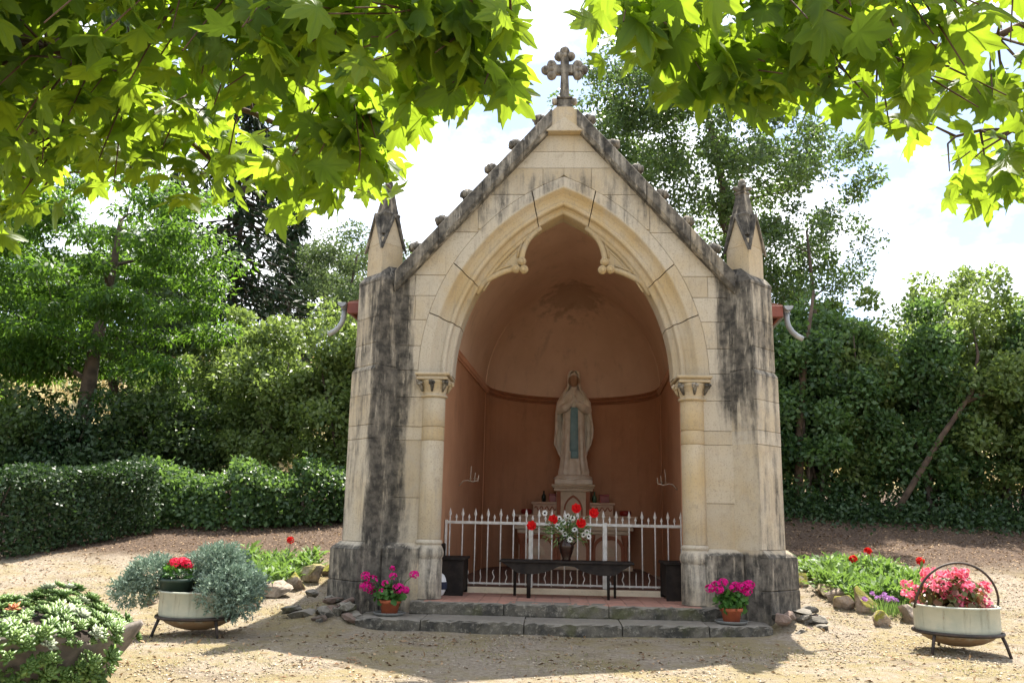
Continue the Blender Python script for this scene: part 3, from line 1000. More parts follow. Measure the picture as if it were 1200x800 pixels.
# thin side pilaster seen below each fascia
# ---- interior: plaster walls, cornice, vault, half dome
NW, AW, RZ, YC = 1.54, 1.532, 3.40, 4.94
def inner_outline(w, aw, n=24):
    pts = [(-w, .44), (-w, YC)] + [(-aw * math.cos(a), YC + aw * math.sin(a)) for a in np.linspace(0, PI, n)] + [(w, YC), (w, .44)]
    return [(x + SK * y, y) for x, y in pts]
ol = inner_outline(NW, AW)
mb = MB()
n = len(ol)
mb.add([(x, y, .1) for x, y in ol] + [(x, y, RZ) for x, y in ol], [(i, i + 1, i + 1 + n, i + n) for i in range(n - 1)])
obj('interior_wall', mb, M['plaster'], chapel)
# return faces closing the gap between the jambs and the plaster walls
mb = MB()
for s in (-1, 1):
    mb.box(min(s * 1.43, s * 2.1), max(s * 1.43, s * 2.1), .40, .452, .1, 2.80)
strip(mb, -1, 2.80, 6.0, 0, 2.2, .40, .47, .001, 0); strip(mb, 1, 2.80, 6.0, 0, 2.2, .40, .47, .001, 0)
obj('jamb_lining', mb, M['plaster'], chapel)
def vprof(w, n=16):
    Rr = (1.95 ** 2 + w * w) / (2 * w); c = Rr - w
    te = math.acos(-c / Rr)
    return [(-(c + Rr * math.cos(PI - (PI - te) * i / n)), RZ + Rr * math.sin(PI - (PI - te) * i / n)) for i in range(n + 1)]
mb = MB()
vp = vprof(NW); pro = [(-x, z) for x, z in vp] + [(x, z) for x, z in vp[::-1][1:]]
m = len(pro)
ysn = np.linspace(.44, YC, 8)
mb.add([(x + SK * y, y, z) for y in ysn for x, z in pro], [(i * m + k, i * m + k + 1, (i + 1) * m + k + 1, (i + 1) * m + k) for i in range(7) for k in range(m - 1)], True)
vp2 = vprof(AW)
nn = 28
vs = []
for k in range(nn + 1):
    a = PI * k / nn
    for x, z in vp2:
        vs.append((-x * math.cos(a) + SK * (YC + x * math.sin(a)), YC + x * math.sin(a), z))
m2 = len(vp2)
mb.add(vs, [(i * m2 + k, i * m2 + k + 1, (i + 1) * m2 + k + 1, (i + 1) * m2 + k) for i in range(nn) for k in range(m2 - 1)], True)
# narrow face between vault and half dome
ring = [(-x, z) for x, z in vp] + [(x, z) for x, z in vp[::-1][1:]]
ring2 = [(-x, z) for x, z in vp2] + [(x, z) for x, z in vp2[::-1][1:]]
mb.add([(x + SK * YC, YC, z) for x, z in ring] + [(x + SK * YC, YC, z) for x, z in ring2], [(i, i + 1, i + 1 + m, i + m) for i in range(m - 1)])
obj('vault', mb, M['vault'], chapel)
mb = MB()
for dz, rr in ((0, .035), (.055, .022), (-.05, .018)):
    mb.tube([(x + (.01 if x < 0 else -.01), y, RZ + dz) for x, y in ol], rr, 8)
obj('cornice', mb, M['ring'], chapel)

# ---- floor, sanctuary step, outer steps
mb = MB()
mb.box(-1.62, 1.75, -.02, 6.9, .08, .245)
fl = obj('chapel_floor', mb, M['mortar'], chapel)
tm = MB(); tm.box(-.099, .099, -.099, .099, -.01, .006, .003)
tme = tm.mesh('tile'); tme.materials.append(M['tile'])
for i in range(15):
    for j in range(6):
        xx = -1.41 + .203 * i
        if abs(xx) < 1.45:
            inst('floor_tile', tme, fl, (xx, -.14 + .203 * j, .248 + rs.uniform(-.001, .001)))
mb = MB(); mb.box(-1.40, 1.52, 1.08, 6.8, .2, .315, .01)
obj('sanctuary_step', mb, M['altar_cream'], chapel)
mb = MB(); mb.box(-1.38, 1.50, 1.12, 6.8, .30, .319)
obj('sanctuary_floor', mb, M['tile_dark'], chapel)

def rough_block(x0, x1, y0f, y1, z0, z1, seed, amp=.012, nx=None):
    """slab whose front edge follows y0f(x), with worn, uneven edges"""
    rr = random.Random(seed)
    nx = nx or max(4, int((x1 - x0) / .05))
    mb = MB()
    prof = lambda x: [(y1, z0), (y0f(x) + .02, z0), (y0f(x), z0 + .03), (y0f(x), (z0 + z1) / 2), (y0f(x) + .004, z1 - .022), (y0f(x) + .014, z1 - .006), (y0f(x) + .04, z1), (y1, z1)]
    vs = []
    for i in range(nx + 1):
        x = x0 + (x1 - x0) * i / nx
        e = .010 if i in (0, nx) else 0
        for k, (y, z) in enumerate(prof(x)):
            if 1 <= k <= 6:
                y += rr.uniform(-amp, amp) + e * 1.2; z += rr.uniform(-amp, amp) * (.9 if k in (4, 5) else .25) - (e if k > 3 else 0)
            vs.append((x, y, z))
    m = 8
    fs = [(i * m + k, i * m + (k + 1) % m, (i + 1) * m + (k + 1) % m, (i + 1) * m + k) for i in range(nx) for k in range(m)]
    fs += [tuple(range(m)), tuple(range(nx * m, nx * m + m))]
    mb.add(vs, fs)
    return mb
y_low = lambda x: -.86 + .045 * x * x + (.035 * x)
stp = obj('step_core', (lambda b: (b.box(-2.05, 2.05, -.55, .2, -.05, .10), b)[1])(MB()), M['mortar'], chapel)
for i, (a, b) in enumerate(((-2.15, -1.45), (-1.45, -.38), (-.38, .62), (.62, 1.52), (1.52, 2.2))):
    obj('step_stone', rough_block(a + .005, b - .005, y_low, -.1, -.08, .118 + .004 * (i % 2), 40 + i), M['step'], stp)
y_up = lambda x: -.30 + .01 * x * x
for i, (a, b) in enumerate(((-1.66, -.62), (-.62, .52), (.52, 1.72))):
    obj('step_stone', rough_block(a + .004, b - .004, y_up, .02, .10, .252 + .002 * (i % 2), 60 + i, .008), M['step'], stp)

# rubble at the feet of the buttresses
def rock_mesh(seed, rx, ry, rz, sub=2, amp=.22):
    rr = random.Random(seed)
    bm = bmesh.new()
    bmesh.ops.create_icosphere(bm, subdivisions=sub, radius=1.0)
    ph = [rr.uniform(0, 6.28) for _ in range(9)]
    planes = [(Vector((rr.gauss(0, 1), rr.gauss(0, 1), rr.gauss(0, .8))).normalized(), rr.uniform(.42, .80)) for _ in range(13)]
    for v in bm.verts:
        c = v.co
        for nrm, d in planes:
            k = c.dot(nrm) - d
            if k > 0:
                c = c - nrm * k * .985
        q = 1 + amp * .4 * (math.sin(3.1 * c.x + ph[0]) * math.sin(2.7 * c.y + ph[1]) + .5 * math.sin(6.3 * c.z + ph[2]) * math.sin(5.1 * c.x + ph[3])) + rr.uniform(-.03, .03)
        v.co = Vector((c.x * rx * q, c.y * ry * q, c.z * rz * q))
    me = bpy.data.meshes.new('rock'); bm.to_mesh(me); bm.free()
    me.polygons.foreach_set('use_smooth', [False] * len(me.polygons))
    return me
rub = []
for sgn in (-1, 1):
    rq = random.Random(5 + sgn)
    for k in range(22 if sgn < 0 else 15):
        u = rq.random(); lay = k % 3
        # along the foot of the buttress, from the step end round to the side
        q = u * 1.15
        px_, py_ = (2.16 + q * .55, -.62 + q * .55)
        out = rq.uniform(-.02, .22) * (1.2 if sgn < 0 else .8) * (1.3 - lay * .35)
        x_ = px_ + out * .7; y_ = py_ - out * .7
        zz_ = .02 + lay * .08 + q * (.10 if sgn < 0 else .06)
        rub.append((sgn * x_, y_ + .06 * lay, zz_, rq.uniform(.10, .19), rq.uniform(.08, .14), rq.uniform(.05, .085)))
for i, (x, y, z, a, b, c) in enumerate(rub):
    me = rock_mesh(100 + i, a, b, c); me.materials.append(M['step'] if i % 4 else M['rubble'])
    inst('rubble_stone', me, chapel, (x, y, z), (rs.uniform(-.25, .25), rs.uniform(-.25, .25), rs.uniform(0, 6)))

# ================================================================== flowers and foliage helpers
def merge(parts):
    V, F, Rn, o = [], [], [], 0
    for v, f, r in parts:
        V.append(v); F.append(f + o); Rn.append(r); o += len(v)
    return np.concatenate(V), np.concatenate(F), np.concatenate(Rn)

def disc_leaves(P, N, r, k=8, cup=.25, rng=RNG):
    N = unit(N); n = len(P)
    ref = rdir(n, 0, rng); A = unit(np.cross(N, ref)); B = np.cross(N, A)
    r = np.broadcast_to(np.asarray(r, float), (n,))
    vs = []
    for i in range(k):
        a = 2 * PI * i / k
        w = (1.0 if i % 2 else .9) * (.72 if i == 0 else 1)
        vs.append(P + (A * math.cos(a) + B * math.sin(a)) * (r * w)[:, None] + N * (r * cup * (1 if i % 2 else .55))[:, None])
    V = np.stack(vs, 1).reshape(-1, 3)
    return V, np.arange(n * k).reshape(n, k)

def umbel(c, rad, n, size, rng, flat=.75):
    """rounded head of small petals"""
    d = rdir(n, .35, rng); off = d * rad; off[:, 2] *= flat
    P = np.asarray(c) + off
    out = []
    for q in range(4):
        t = unit(np.cross(d, rdir(n, 0, rng)))
        V, F = leaf_arrays(P, t + d * .35, d, size, size * .85, .1)
        out.append((V, F, rng.random(n)))
    return merge(out)

def mesh_from(name, parts):
    V, F, r = merge(parts)
    return np_mesh(name, V, F, r)

# ================================================================== altar, statue and things inside
AX, AY = .27, 5.20
altar = thing('altar', 'cream and red painted stone altar behind the white railing', 'altar', (AX, AY, .315))
mb = MB(); mb.box(AX - 1.02, AX + 1.02, AY, 6.15, .315, .40, .01)
obj('plinth', mb, M['altar_cream'], altar)
mb = MB(); mb.box(AX - .95, AX + .95, AY + .06, 6.1, .40, .92)
obj('altar_body', mb, M['altar_pink'], altar)
mb = MB(); mb.box(AX - 1.03, AX + 1.03, AY - .02, 6.15, .985, 1.05, .012); mb.box(AX - .98, AX + .98, AY + .02, 6.12, .92, .985, .012)
obj('altar_table', mb, M['altar_cream'], altar)
def arch_poly(cx, w, z0, zs, h, n=10):
    Rr = (h * h + w * w) / (2 * w); c = Rr - w
    te = math.acos(-c / Rr)
    L = [(cx + c + Rr * math.cos(PI - (PI - te) * i / n), zs + Rr * math.sin(PI - (PI - te) * i / n)) for i in range(n + 1)]
    Rg = [(2 * cx - x, z) for x, z in L[::-1][1:]]
    return [(cx - w, z0)] + L + Rg + [(cx + w, z0)]
def arch_frame(mb, cx, w, z0, zs, h, t, y0, y1):
    A = arch_poly(cx, w, z0, zs, h); B = arch_poly(cx, w - t, z0, zs, h - t * 1.5)
    n = len(A)
    vs = [(x, y, z) for y in (y0, y1) for P in (A, B) for x, z in P]
    fs = []
    for i in range(n - 1):
        fs += [(i, i + 1, n + i + 1, n + i), (i, 2 * n + i, 2 * n + i + 1, i + 1), (n + i, n + i + 1, 3 * n + i + 1, 3 * n + i)]
    mb.add(vs, fs)
for k in (-1, 0, 1):
    cx = AX + k * .60
    mb = MB(); arch_frame(mb, cx, .27, .41, .66, .24, .05, AY + .03, AY + .065)
    obj('blind_arch', mb, M['altar_red'], altar)
    mb = MB(); mb.prism(arch_poly(cx, .10, .55, .60, .12), AY + .045, AY + .062)
    obj('panel', mb, M['altar_cream'], altar)
for k in (-1.5, -.5, .5, 1.5):
    cx = AX + k * .60
    mb = MB(); mb.lathe([(.05, .40), (.055, .43), (.035, .46), (.033, .72), (.05, .75), (.06, .80), (.075, .86), (.08, .915), (.02, .917)], (cx, AY + .04, 0), 14)
    obj('colonnette', mb, M['altar_red'], altar)
mb = MB(); mb.box(AX - .98, AX + 1.10, AY + .30, 6.15, 1.05, 1.225, .006); mb.box(AX - 1.02, AX + 1.14, AY + .27, 6.15, 1.20, 1.24, .008)
obj('lower_gradin', mb, M['altar_pink'], altar)
for s in (-1, 1):
    mb = MB(); x0, x1 = sorted((AX + s * .27, AX + s * .72))
    mb.box(x0, x1, AY + .45, 6.2, 1.24, 1.43, .006); mb.box(x0 - .03, x1 + .03, AY + .42, 6.2, 1.43, 1.47, .008)
    gr = obj('upper_gradin', mb, M['altar_pink'], altar)
    mb = MB()
    mb.tube([(x0 + .03 + (x1 - x0 - .06) * i / 24, AY + .446, 1.355 + .035 * math.sin(i * 1.05)) for i in range(25)], .011, 6)
    obj('painted_garland', mb, M['altar_red'], gr)
mb = MB(); mb.box(AX - .30, AX + .30, AY + .38, 6.25, 1.05, 1.68, .006)
pd = obj('pedestal', mb, M['altar_cream'], altar)
mb = MB(); mb.box(AX - .345, AX + .345, AY + .34, 6.25, 1.66, 1.715, .008); mb.box(AX - .375, AX + .375, AY + .31, 6.25, 1.715, 1.745, .008); mb.box(AX - .39, AX + .39, AY + .295, 6.25, 1.743, 1.785, .010)
obj('pedestal_cornice', mb, M['altar_cream'], pd)
mb = MB(); arch_frame(mb, AX, .17, 1.13, 1.33, .27, .03, AY + .36, AY + .385)
obj('blind_arch', mb, M['altar_red'], pd)
for s in (-1, 1):
    mb = MB(); mb.box(AX + s * .26 - .035, AX + s * .26 + .035, AY + .355, AY + .39, 1.08, 1.655, .004)
    obj('corner_strip', mb, M['altar_red'], pd)

# statue (local frame: feet at z = 0, facing -y)
SX, SY, SZ = .275, 5.78, 1.98
statue = thing('statue', 'cream painted statue of a veiled praying woman with pale blue sash', 'statue', (SX, SY, 1.785))
def L3(x, y, z):
    return (SX + x, SY + y, SZ + z)
mb = MB()
mb.box(SX - .34, SX + .34, SY - .27, SY + .27, 1.785, 1.87, .012)
mb.ball((SX, SY, 1.90), (.35, .27, .10), 18, 10, .06, rs)
obj('statue_base', mb, M['statue'], statue)
rows = [(-.02, .27, .20), (.04, .272, .205), (.12, .25, .195), (.3, .225, .178), (.5, .212, .168), (.7, .205, .162), (.9, .20, .157), (1.02, .192, .15), (1.12, .20, .152),
        (1.22, .215, .16), (1.33, .225, .162), (1.42, .21, .15), (1.48, .175, .135), (1.53, .115, .105), (1.565, .072, .078), (1.60, .060, .066), (1.622, .062, .078),
        (1.645, .074, .094), (1.68, .083, .102), (1.72, .089, .107), (1.76, .091, .107), (1.80, .085, .10), (1.84, .066, .08), (1.865, .04, .05), (1.878, .012, .012)]
n = 64
vs = []
for z, rx, ry in rows:
    am = max(0, min(1, (1.05 - z) / .35)) * .075 + (.015 if z < 1.5 else 0)
    for k in range(n):
        a = 2 * PI * k / n
        q = 1 + am * (math.cos(11 * a + 1.5 * z) * .6 + math.cos(17 * a - 2 * z + 1) * .4)
        front = max(0.0, -math.sin(a))
        yy = ry * q * math.sin(a) - (.008 if 1.6 < z < 1.8 else 0) * front
        vs.append(L3(rx * q * math.cos(a), yy - (.012 if z > 1.55 else 0), z))
bmb = MB()
m = len(rows)
bmb.add(vs, [(i * n + k, i * n + (k + 1) % n, (i + 1) * n + (k + 1) % n, (i + 1) * n + k) for i in range(m - 1) for k in range(n)] + [tuple(range(n))[::-1], tuple(range((m - 1) * n, m * n))], True)
bmb.tube([L3(0, -.112, 1.755), L3(0, -.128, 1.715), L3(0, -.118, 1.70)], [.010, .015, .012], 8)      # nose
bmb.tube([L3(-.02, -.112, 1.668), L3(0, -.118, 1.669), L3(.02, -.112, 1.668)], .008, 6)               # mouth
bmb.ball(L3(0, -.105, 1.635), .024, 10, 7)                                                           # chin
for s in (-1, 1):
    bmb.tube([L3(s * .012, -.116, 1.765), L3(s * .04, -.108, 1.772), L3(s * .062, -.092, 1.762)], .009, 6)   # brow
    bmb.ball(L3(s * .034, -.103, 1.738), .012, 8, 6)
    bmb.tube([L3(s * .17, 0, 1.42), L3(s * .235, -.04, 1.28), L3(s * .245, -.09, 1.16), L3(s * .17, -.17, 1.19), L3(s * .06, -.215, 1.27)], [.075, .085, .09, .082, .055], 12)
    bmb.tube([L3(s * .06, -.215, 1.27), L3(s * .028, -.222, 1.31), L3(s * .018, -.228, 1.36), L3(s * .012, -.236, 1.405)], [.026, .03, .03, .024], 10)
    for q, (dy, ln) in enumerate(((-.026, .085), (-.010, .098), (.006, .092), (.020, .072))):
        b0 = Vector(L3(s * .012, -.236 + dy, 1.395))
        bmb.tube([b0, b0 + Vector((-s * .002, -.010, ln * .55)), b0 + Vector((-s * .004, -.016, ln))], [.0105, .010, .007], 7)
    bmb.tube([L3(s * .018, -.235, 1.355), L3(s * .014, -.268, 1.385), L3(s * .010, -.276, 1.425)], [.011, .0105, .008], 7)
body = obj('body', bmb, M['statue'], statue, at=(SX, SY, SZ))
rm = body.modifiers.new('remesh', 'REMESH'); rm.mode = 'VOXEL'; rm.voxel_size = .0095; rm.use_smooth_shade = True
vrows = [(1.915, .03, .03, 12), (1.905, .075, .08, 22), (1.88, .105, .115, 38), (1.83, .122, .135, 47), (1.76, .126, .138, 50), (1.69, .124, .135, 50), (1.62, .132, .135, 48), (1.55, .165, .15, 46),
         (1.47, .225, .175, 50), (1.38, .275, .20, 55), (1.26, .315, .215, 62), (1.1, .325, .215, 66), (.95, .33, .21, 70), (.8, .345, .21, 73), (.66, .355, .21, 77), (.54, .335, .205, 83), (.44, .30, .2, 95), (.36, .27, .195, 112), (.25, .255, .19, 128)]
n = 56
vs = []
for z, rx, ry, op in vrows:
    for k in range(n + 1):
        a = -PI / 2 + R(op) + (2 * PI - 2 * R(op)) * k / n
        am = max(0, min(1, (1.45 - z) / .4)) * .05
        q = 1 + am * math.cos(13 * a + 2.2 * z)
        wig = .03 * math.sin(z * 9 + (k > n / 2)) * max(0, 1 - min(k, n - k) / 6) if z < 1.4 else 0
        vs.append(L3(rx * q * math.cos(a) + wig, ry * q * math.sin(a) - .01, z))
mb = MB()
m = n + 1
mb.add(vs, [(i * m + k, i * m + k + 1, (i + 1) * m + k + 1, (i + 1) * m + k) for i in range(len(vrows) - 1) for k in range(n)], True)
ve = obj('veil', mb, M['statue'], statue, at=(SX, SY, SZ))
so = ve.modifiers.new('thickness', 'SOLIDIFY'); so.thickness = .022; so.offset = -1
mb = MB()
for x0, x1, zb, dy in ((-.062, .058, .40, 0), (-.045, .072, .27, .012)):
    vv, ff = [], []
    zz = np.linspace(1.20, zb, 18)
    for i, z in enumerate(zz):
        yb = -(.168 + .012 * (1.2 - z) + .03 * max(0, .6 - z)) - .012 + dy + .004 * math.sin(i * 1.1)
        for x, e in ((x0, 0), ((2 * x0 + x1) / 3, .009), ((x0 + 2 * x1) / 3, -.004), (x1, .004)):
            vv.append(L3(x + .012 * (1.2 - z) * (1 if x > 0 else -1), yb - e, z))
    for i in range(17):
        for k in range(3):
            ff.append((i * 4 + k, i * 4 + k + 1, i * 4 + k + 5, i * 4 + k + 4))
    mb.add(vv, ff, True)
sa = obj('sash', mb, M['sash'], statue)
so = sa.modifiers.new('thickness', 'SOLIDIFY'); so.thickness = .012

# votive boxes and bottles on the altar tiers
for x, lab in ((.02 - .10, 'red votive box on upper altar tier beside the dark bottle'), (.84, 'red votive box on upper altar tier beside the green bottle')):
    t = thing('votive_box', lab, 'votive box', (x, AY + .62, 1.47))
    mb = MB(); mb.box(x - .085, x + .085, AY + .56, AY + .68, 1.47, 1.60, .008)
    obj('box_body', mb, M['red_glass'], t)
    mb = MB(); mb.box(x - .09, x + .09, AY + .555, AY + .685, 1.60, 1.625, .006)
    obj('lid', mb, M['red_glass'], t)
for x, lab, mt in ((-.26, 'nearly black glass bottle on the upper altar tier', 'dark_glass'), (.66, 'greenish glass bottle on the upper altar tier', 'green_glass')):
    mb = MB(); mb.lathe([(.0, 0), (.04, .002), (.042, .09), (.036, .12), (.016, .15), (.015, .19), (.018, .2), (.0, .2)], (x, AY + .6, 1.47), 14)
    tag(obj('bottle', mb, M[mt], None, at=(x, AY + .6, 1.47)), lab, 'bottle')
for x, lab in ((-.56, 'low red votive lamp on lower altar tier by the dark bottle side'), (1.20, 'low red votive lamp on lower altar tier by the green bottle side')):
    mb = MB(); mb.lathe([(.0, 0), (.09, .002), (.11, .05), (.10, .09), (.05, .10), (.0, .10)], (x, AY + .40, 1.24), 16)
    tag(obj('votive_lamp', mb, M['red_glass'], None, at=(x, AY + .4, 1.24)), lab, 'votive lamp')

# ---- white railing
FY, FZ = 1.17, .315
rail = thing('railing', 'white wrought iron railing with spear points across the chapel floor', 'railing', (.1, FY, FZ))
fx0, fx1 = -1.47, 1.585
for z, hh in ((1.10, .018), (.355, .012)):
    mb = MB(); mb.box(fx0, fx1, FY - .012, FY + .012, z - hh, z + hh, .003)
    obj('rail', mb, M['white_iron'], rail)
for x in (-.37, .565):
    mb = MB(); mb.box(x - .028, x + .028, FY - .03, FY + .03, FZ, 1.13, .004)
    obj('gate_post', mb, M['white_iron'], rail)
for x in (fx0 + .012, fx1 - .012):
    mb = MB(); mb.box(x - .016, x + .016, FY - .016, FY + .016, FZ, 1.13, .004)
    obj('end_post', mb, M['white_iron'], rail)
def spear(mb, z0, ln, w):
    mb.add([(-w, 0, z0 + ln * .38), (0, -w * .5, z0 + ln * .38), (w, 0, z0 + ln * .38), (0, w * .5, z0 + ln * .38), (0, 0, z0 + ln), (0, 0, z0)],
           [(0, 1, 4), (1, 2, 4), (2, 3, 4), (3, 0, 4), (1, 0, 5), (2, 1, 5), (3, 2, 5), (0, 3, 5)])
pt = MB(); pt.tube([(0, 0, .33), (0, 0, 1.18)], .0085, 8); spear(pt, 1.155, .13, .02)
ptm = pt.mesh('tall_picket'); ptm.materials.append(M['white_iron'])
ps = MB(); ps.tube([(0, 0, 1.10), (0, 0, 1.15)], .007, 8); spear(ps, 1.135, .075, .016)
psm = ps.mesh('short_picket'); psm.materials.append(M['white_iron'])
pw = MB(); pw.tube([(.012 * math.sin(i * 1.25), 0, .35 + .022 * i) for i in range(9)], [.007] * 7 + [.005, .001], 7)
pwm = pw.mesh('wavy_spike'); pwm.materials.append(M['white_iron'])
npk = 19
for i in range(npk):
    x = fx0 + .06 + (fx1 - fx0 - .12) * i / (npk - 1)
    inst('tall_picket', ptm, rail, (x - .1, 0, -FZ))
    if i < npk - 1:
        x2 = x + (fx1 - fx0 - .12) / (npk - 1) / 2
        inst('short_picket', psm, rail, (x2 - .1, 0, -FZ))
        inst('wavy_spike', pwm, rail, (x2 - .1, 0, -FZ), (0, 0, i))

# ---- dark low table with scalloped apron
TZ = .254
tb = thing('low_table', 'low dark wooden table with scalloped apron before the railing', 'table', (.07, .55, TZ))
mb = MB(); mb.box(-.72, .86, .36, .78, .655, .68, .006)
obj('table_top', mb, M['dark_wood'], tb)
def apron(y):
    pl = [(-.69, .655), (-.60, .60), (-.50, .535), (-.42, .525), (-.30, .528), (-.2, .545), (-.1, .58), (-.02, .62), (.07, .628), (.16, .62), (.24, .58), (.34, .545), (.44, .528), (.56, .525), (.64, .535), (.74, .60), (.83, .655)]
    b = MB(); b.prism(pl, y, y + .02); return b
obj('apron', apron(.385), M['dark_wood'], tb); obj('apron', apron(.735), M['dark_wood'], tb)
for x, y, r in ((-.37, .42, .028), (.56, .42, .020), (-.545, .70, .020), (.655, .70, .018)):
    mb = MB(); mb.tube([(x, y, TZ), (x, y, .66)], [r * .85, r], 10)
    obj('leg', mb, M['dark_wood'], tb)

vs_ = thing('vase', 'brown glazed two-handled vase on the low dark table', 'vase', (.07, .52, .68))
mb = MB(); mb.lathe([(.0, .0), (.05, .0), (.055, .012), (.05, .03), (.075, .10), (.092, .16), (.088, .205), (.062, .235), (.058, .255), (.075, .285), (.068, .285), (.05, .255)], (.07, .52, .68), 24)
obj('vase_body', mb, M['vase'], vs_)
for s in (-1, 1):
    mb = MB(); mb.tube([(.07 + s * .06, .52, .95), (.07 + s * .105, .52, .945), (.07 + s * .115, .52, .905), (.07 + s * .085, .52, .87)], .010, 8)
    obj('handle', mb, M['vase'], vs_)
bq = thing('bouquet', 'bouquet of red poppies and white daisies in the brown vase', 'bouquet', (.07, .52, .90))
def stem_pts(a, b):
    a, b = Vector(a), Vector(b)
    return [a, a.lerp(b, .5) + Vector((0, 0, .06)), b]
srng = np.random.default_rng(5)
gmb = MB()
pops = [(-.345, 1.075), (-.09, 1.15), (.24, 1.115), (.18, 1.285), (.385, 1.235)]
for i, (x, z) in enumerate(pops):
    c = (x, .47 - .02 * i % 3, z)
    gmb.tube(stem_pts((.07, .52, .93), c), .005, 5)
    P = np.repeat(np.array([c]), 7, 0)
    ang = np.arange(7) * 2 * PI / 7 + i
    ax = unit(np.array([[0.2 * (i - 2) * .3, -1, .3]]))
    u = unit(np.cross(ax, [[0, 0, 1]])); w = np.cross(ax, u)
    T = unit(u * np.cos(ang)[:, None] + w * np.sin(ang)[:, None] + ax * .55)
    V, F = leaf_arrays(P, T, np.repeat(ax, 7, 0), .075, .085, -.2)
    V2, F2 = leaf_arrays(P + ax * .01, unit(T + ax * .5), np.repeat(ax, 7, 0), .055, .06, -.2)
    me = mesh_from('poppy', [(V, F, srng.random(7)), (V2, F2, srng.random(7))])
    obj('poppy', (lambda q: (q.transform(Matrix.Translation(-wloc(bq))), q)[1])(me), M['red'], bq)
dais = [(-.04, 1.08), (.01, 1.045), (.05, .99), (.11, .93), (.03, 1.13), (.10, 1.15), (.165, 1.045), (.31, 1.02), (.085, 1.20), (-.19, 1.23), (.33, .97), (-.02, 1.17), (.27, .99), (.14, 1.18)]
for i, (x, z) in enumerate(dais):
    c = np.array([[x, .43 + .03 * (i % 3), z]])
    gmb.tube(stem_pts((.07, .52, .93), tuple(c[0])), .003, 4)
    ax = unit(np.array([[srng.normal() * .4, -1, .3 + srng.normal() * .3]]))
    u = unit(np.cross(ax, [[0, 0, 1]])); w = np.cross(ax, u)
    k = 11
    ang = np.arange(k) * 2 * PI / k
    T = u * np.cos(ang)[:, None] + w * np.sin(ang)[:, None]
    V, F = leaf_arrays(np.repeat(c, k, 0) + T * .008, T + ax * .15, np.repeat(ax, k, 0), .034, .016, .1)
    me = np_mesh('daisy', V - np.array(wloc(bq)), F, srng.random(k))
    d_ = obj('daisy', me, M['white_petal'], bq)
    mb = MB(); mb.ball(tuple(c[0] + ax[0] * .006), .011, 8, 6)
    obj('daisy_centre', mb, M['dark_wood'], d_)
nb = 420
cc = np.array([(.07, .50, 1.02)]); d = rdir(nb, .25, srng)
P = cc + d * (srng.random(nb) ** .6)[:, None] * np.array([[.30, .17, .15]])
V, F = leaf_arrays(P, unit(d + rdir(nb, 0, srng) * .6), rdir(nb, .3, srng), .07 * srng.uniform(.6, 1.3, nb), .018)
obj('greenery', np_mesh('greenery', V - np.array(wloc(bq)), F, srng.random(nb)), M['leaf_green'], bq)['kind'] = 'stuff'
obj('stems', gmb, M['leaf_green'], bq)

# ---- dark wooden kneelers along the side walls
for s, lab in ((-1, 'dark wooden kneeler by the wall beside the white and navy bag'), (1, 'dark wooden kneeler by the chapel wall with no bag near it')):
    xa = -1.47 if s < 0 else 1.22
    xb = xa + .34
    kn = thing('kneeler', lab, 'kneeler', ((xa + xb) / 2, .78, TZ), 'dark kneelers inside the chapel')
    for y in (.50, 1.04):
        mb = MB(); mb.box(xa + .02, xb - .02, y - .018, y + .018, TZ, .66, .004)
        obj('side_panel', mb, M['dark_wood'], kn)
    mb = MB(); mb.box(xa, xb, .46, 1.08, .66, .69, .006)
    obj('top_board', mb, M['dark_wood'], kn)
    q = xa if s < 0 else xb - .03
    mb = MB(); mb.prism([(0, 0)] * 3, 0, 0) if False else mb.box(q, q + .03, .48, 1.06, .30, .84, .006)
    obj('back_board', mb, M['dark_wood'], kn)
    mb = MB(); mb.box(xa + .04, xb - .04, .52, 1.02, .36, .385, .004)
    obj('shelf', mb, M['dark_wood'], kn)
    mb = MB(); mb.box((xb - .055) if s < 0 else xa + .03, (xb - .03) if s < 0 else xa + .055, .518, 1.02, .29, .655)
    obj('front_board', mb, M['dark_wood'], kn)
mb = MB()
mb.ball((-1.415, .36, .385), (.085, .075, .135), 16, 12, .03, rs)
bag = obj('bag', mb, M['white_cloth'], None, at=(-1.415, .36, .25))
tag(bag, 'small white and navy bag tucked behind a column base', 'bag')
mb = MB(); mb.lathe([(.088, -.05), (.092, -.03), (.092, .02), (.088, .035)], (-1.415, .36, .385), 20, True, 0, 2 * PI, 1, .9)
obj('navy_band', mb, M['navy'], bag)

# ---- wire candle sconces on the side walls
for s, lab in ((-1, 'thin wire candle sconce on the wall above the kneeler with the bag'), (1, 'thin wire candle sconce on the wall above the kneeler without a bag')):
    y = 2.3
    xw = s * NW + SK * y
    sc_ = thing('candle_sconce', lab, 'sconce', (xw, y, 1.62), 'candle sconces')
    mb = MB(); f = -s
    mb.tube([(xw, y, 1.60), (xw + f * .06, y - .02, 1.67), (xw + f * .12, y - .03, 1.68), (xw + f * .20, y - .04, 1.66), (xw + f * .27, y - .05, 1.68)], .008, 6)
    obj('arm', mb, M['wire'], sc_)
    for dx, h in ((.16, .22), (.22, .13), (.27, .10)):
        mb = MB(); mb.tube([(xw + f * dx, y - .04, 1.66), (xw + f * (dx + .012), y - .045, 1.66 + h)], [.007, .006], 6)
        mb.lathe([(.0, 0), (.02, .003), (.022, .01)], (xw + f * dx, y - .04, 1.70), 10)
        obj('prong', mb, M['wire'], sc_)

# ================================================================== potted geraniums on the step ends
def local(me, o):
    me.transform(Matrix.Translation(-Vector(o))); return me

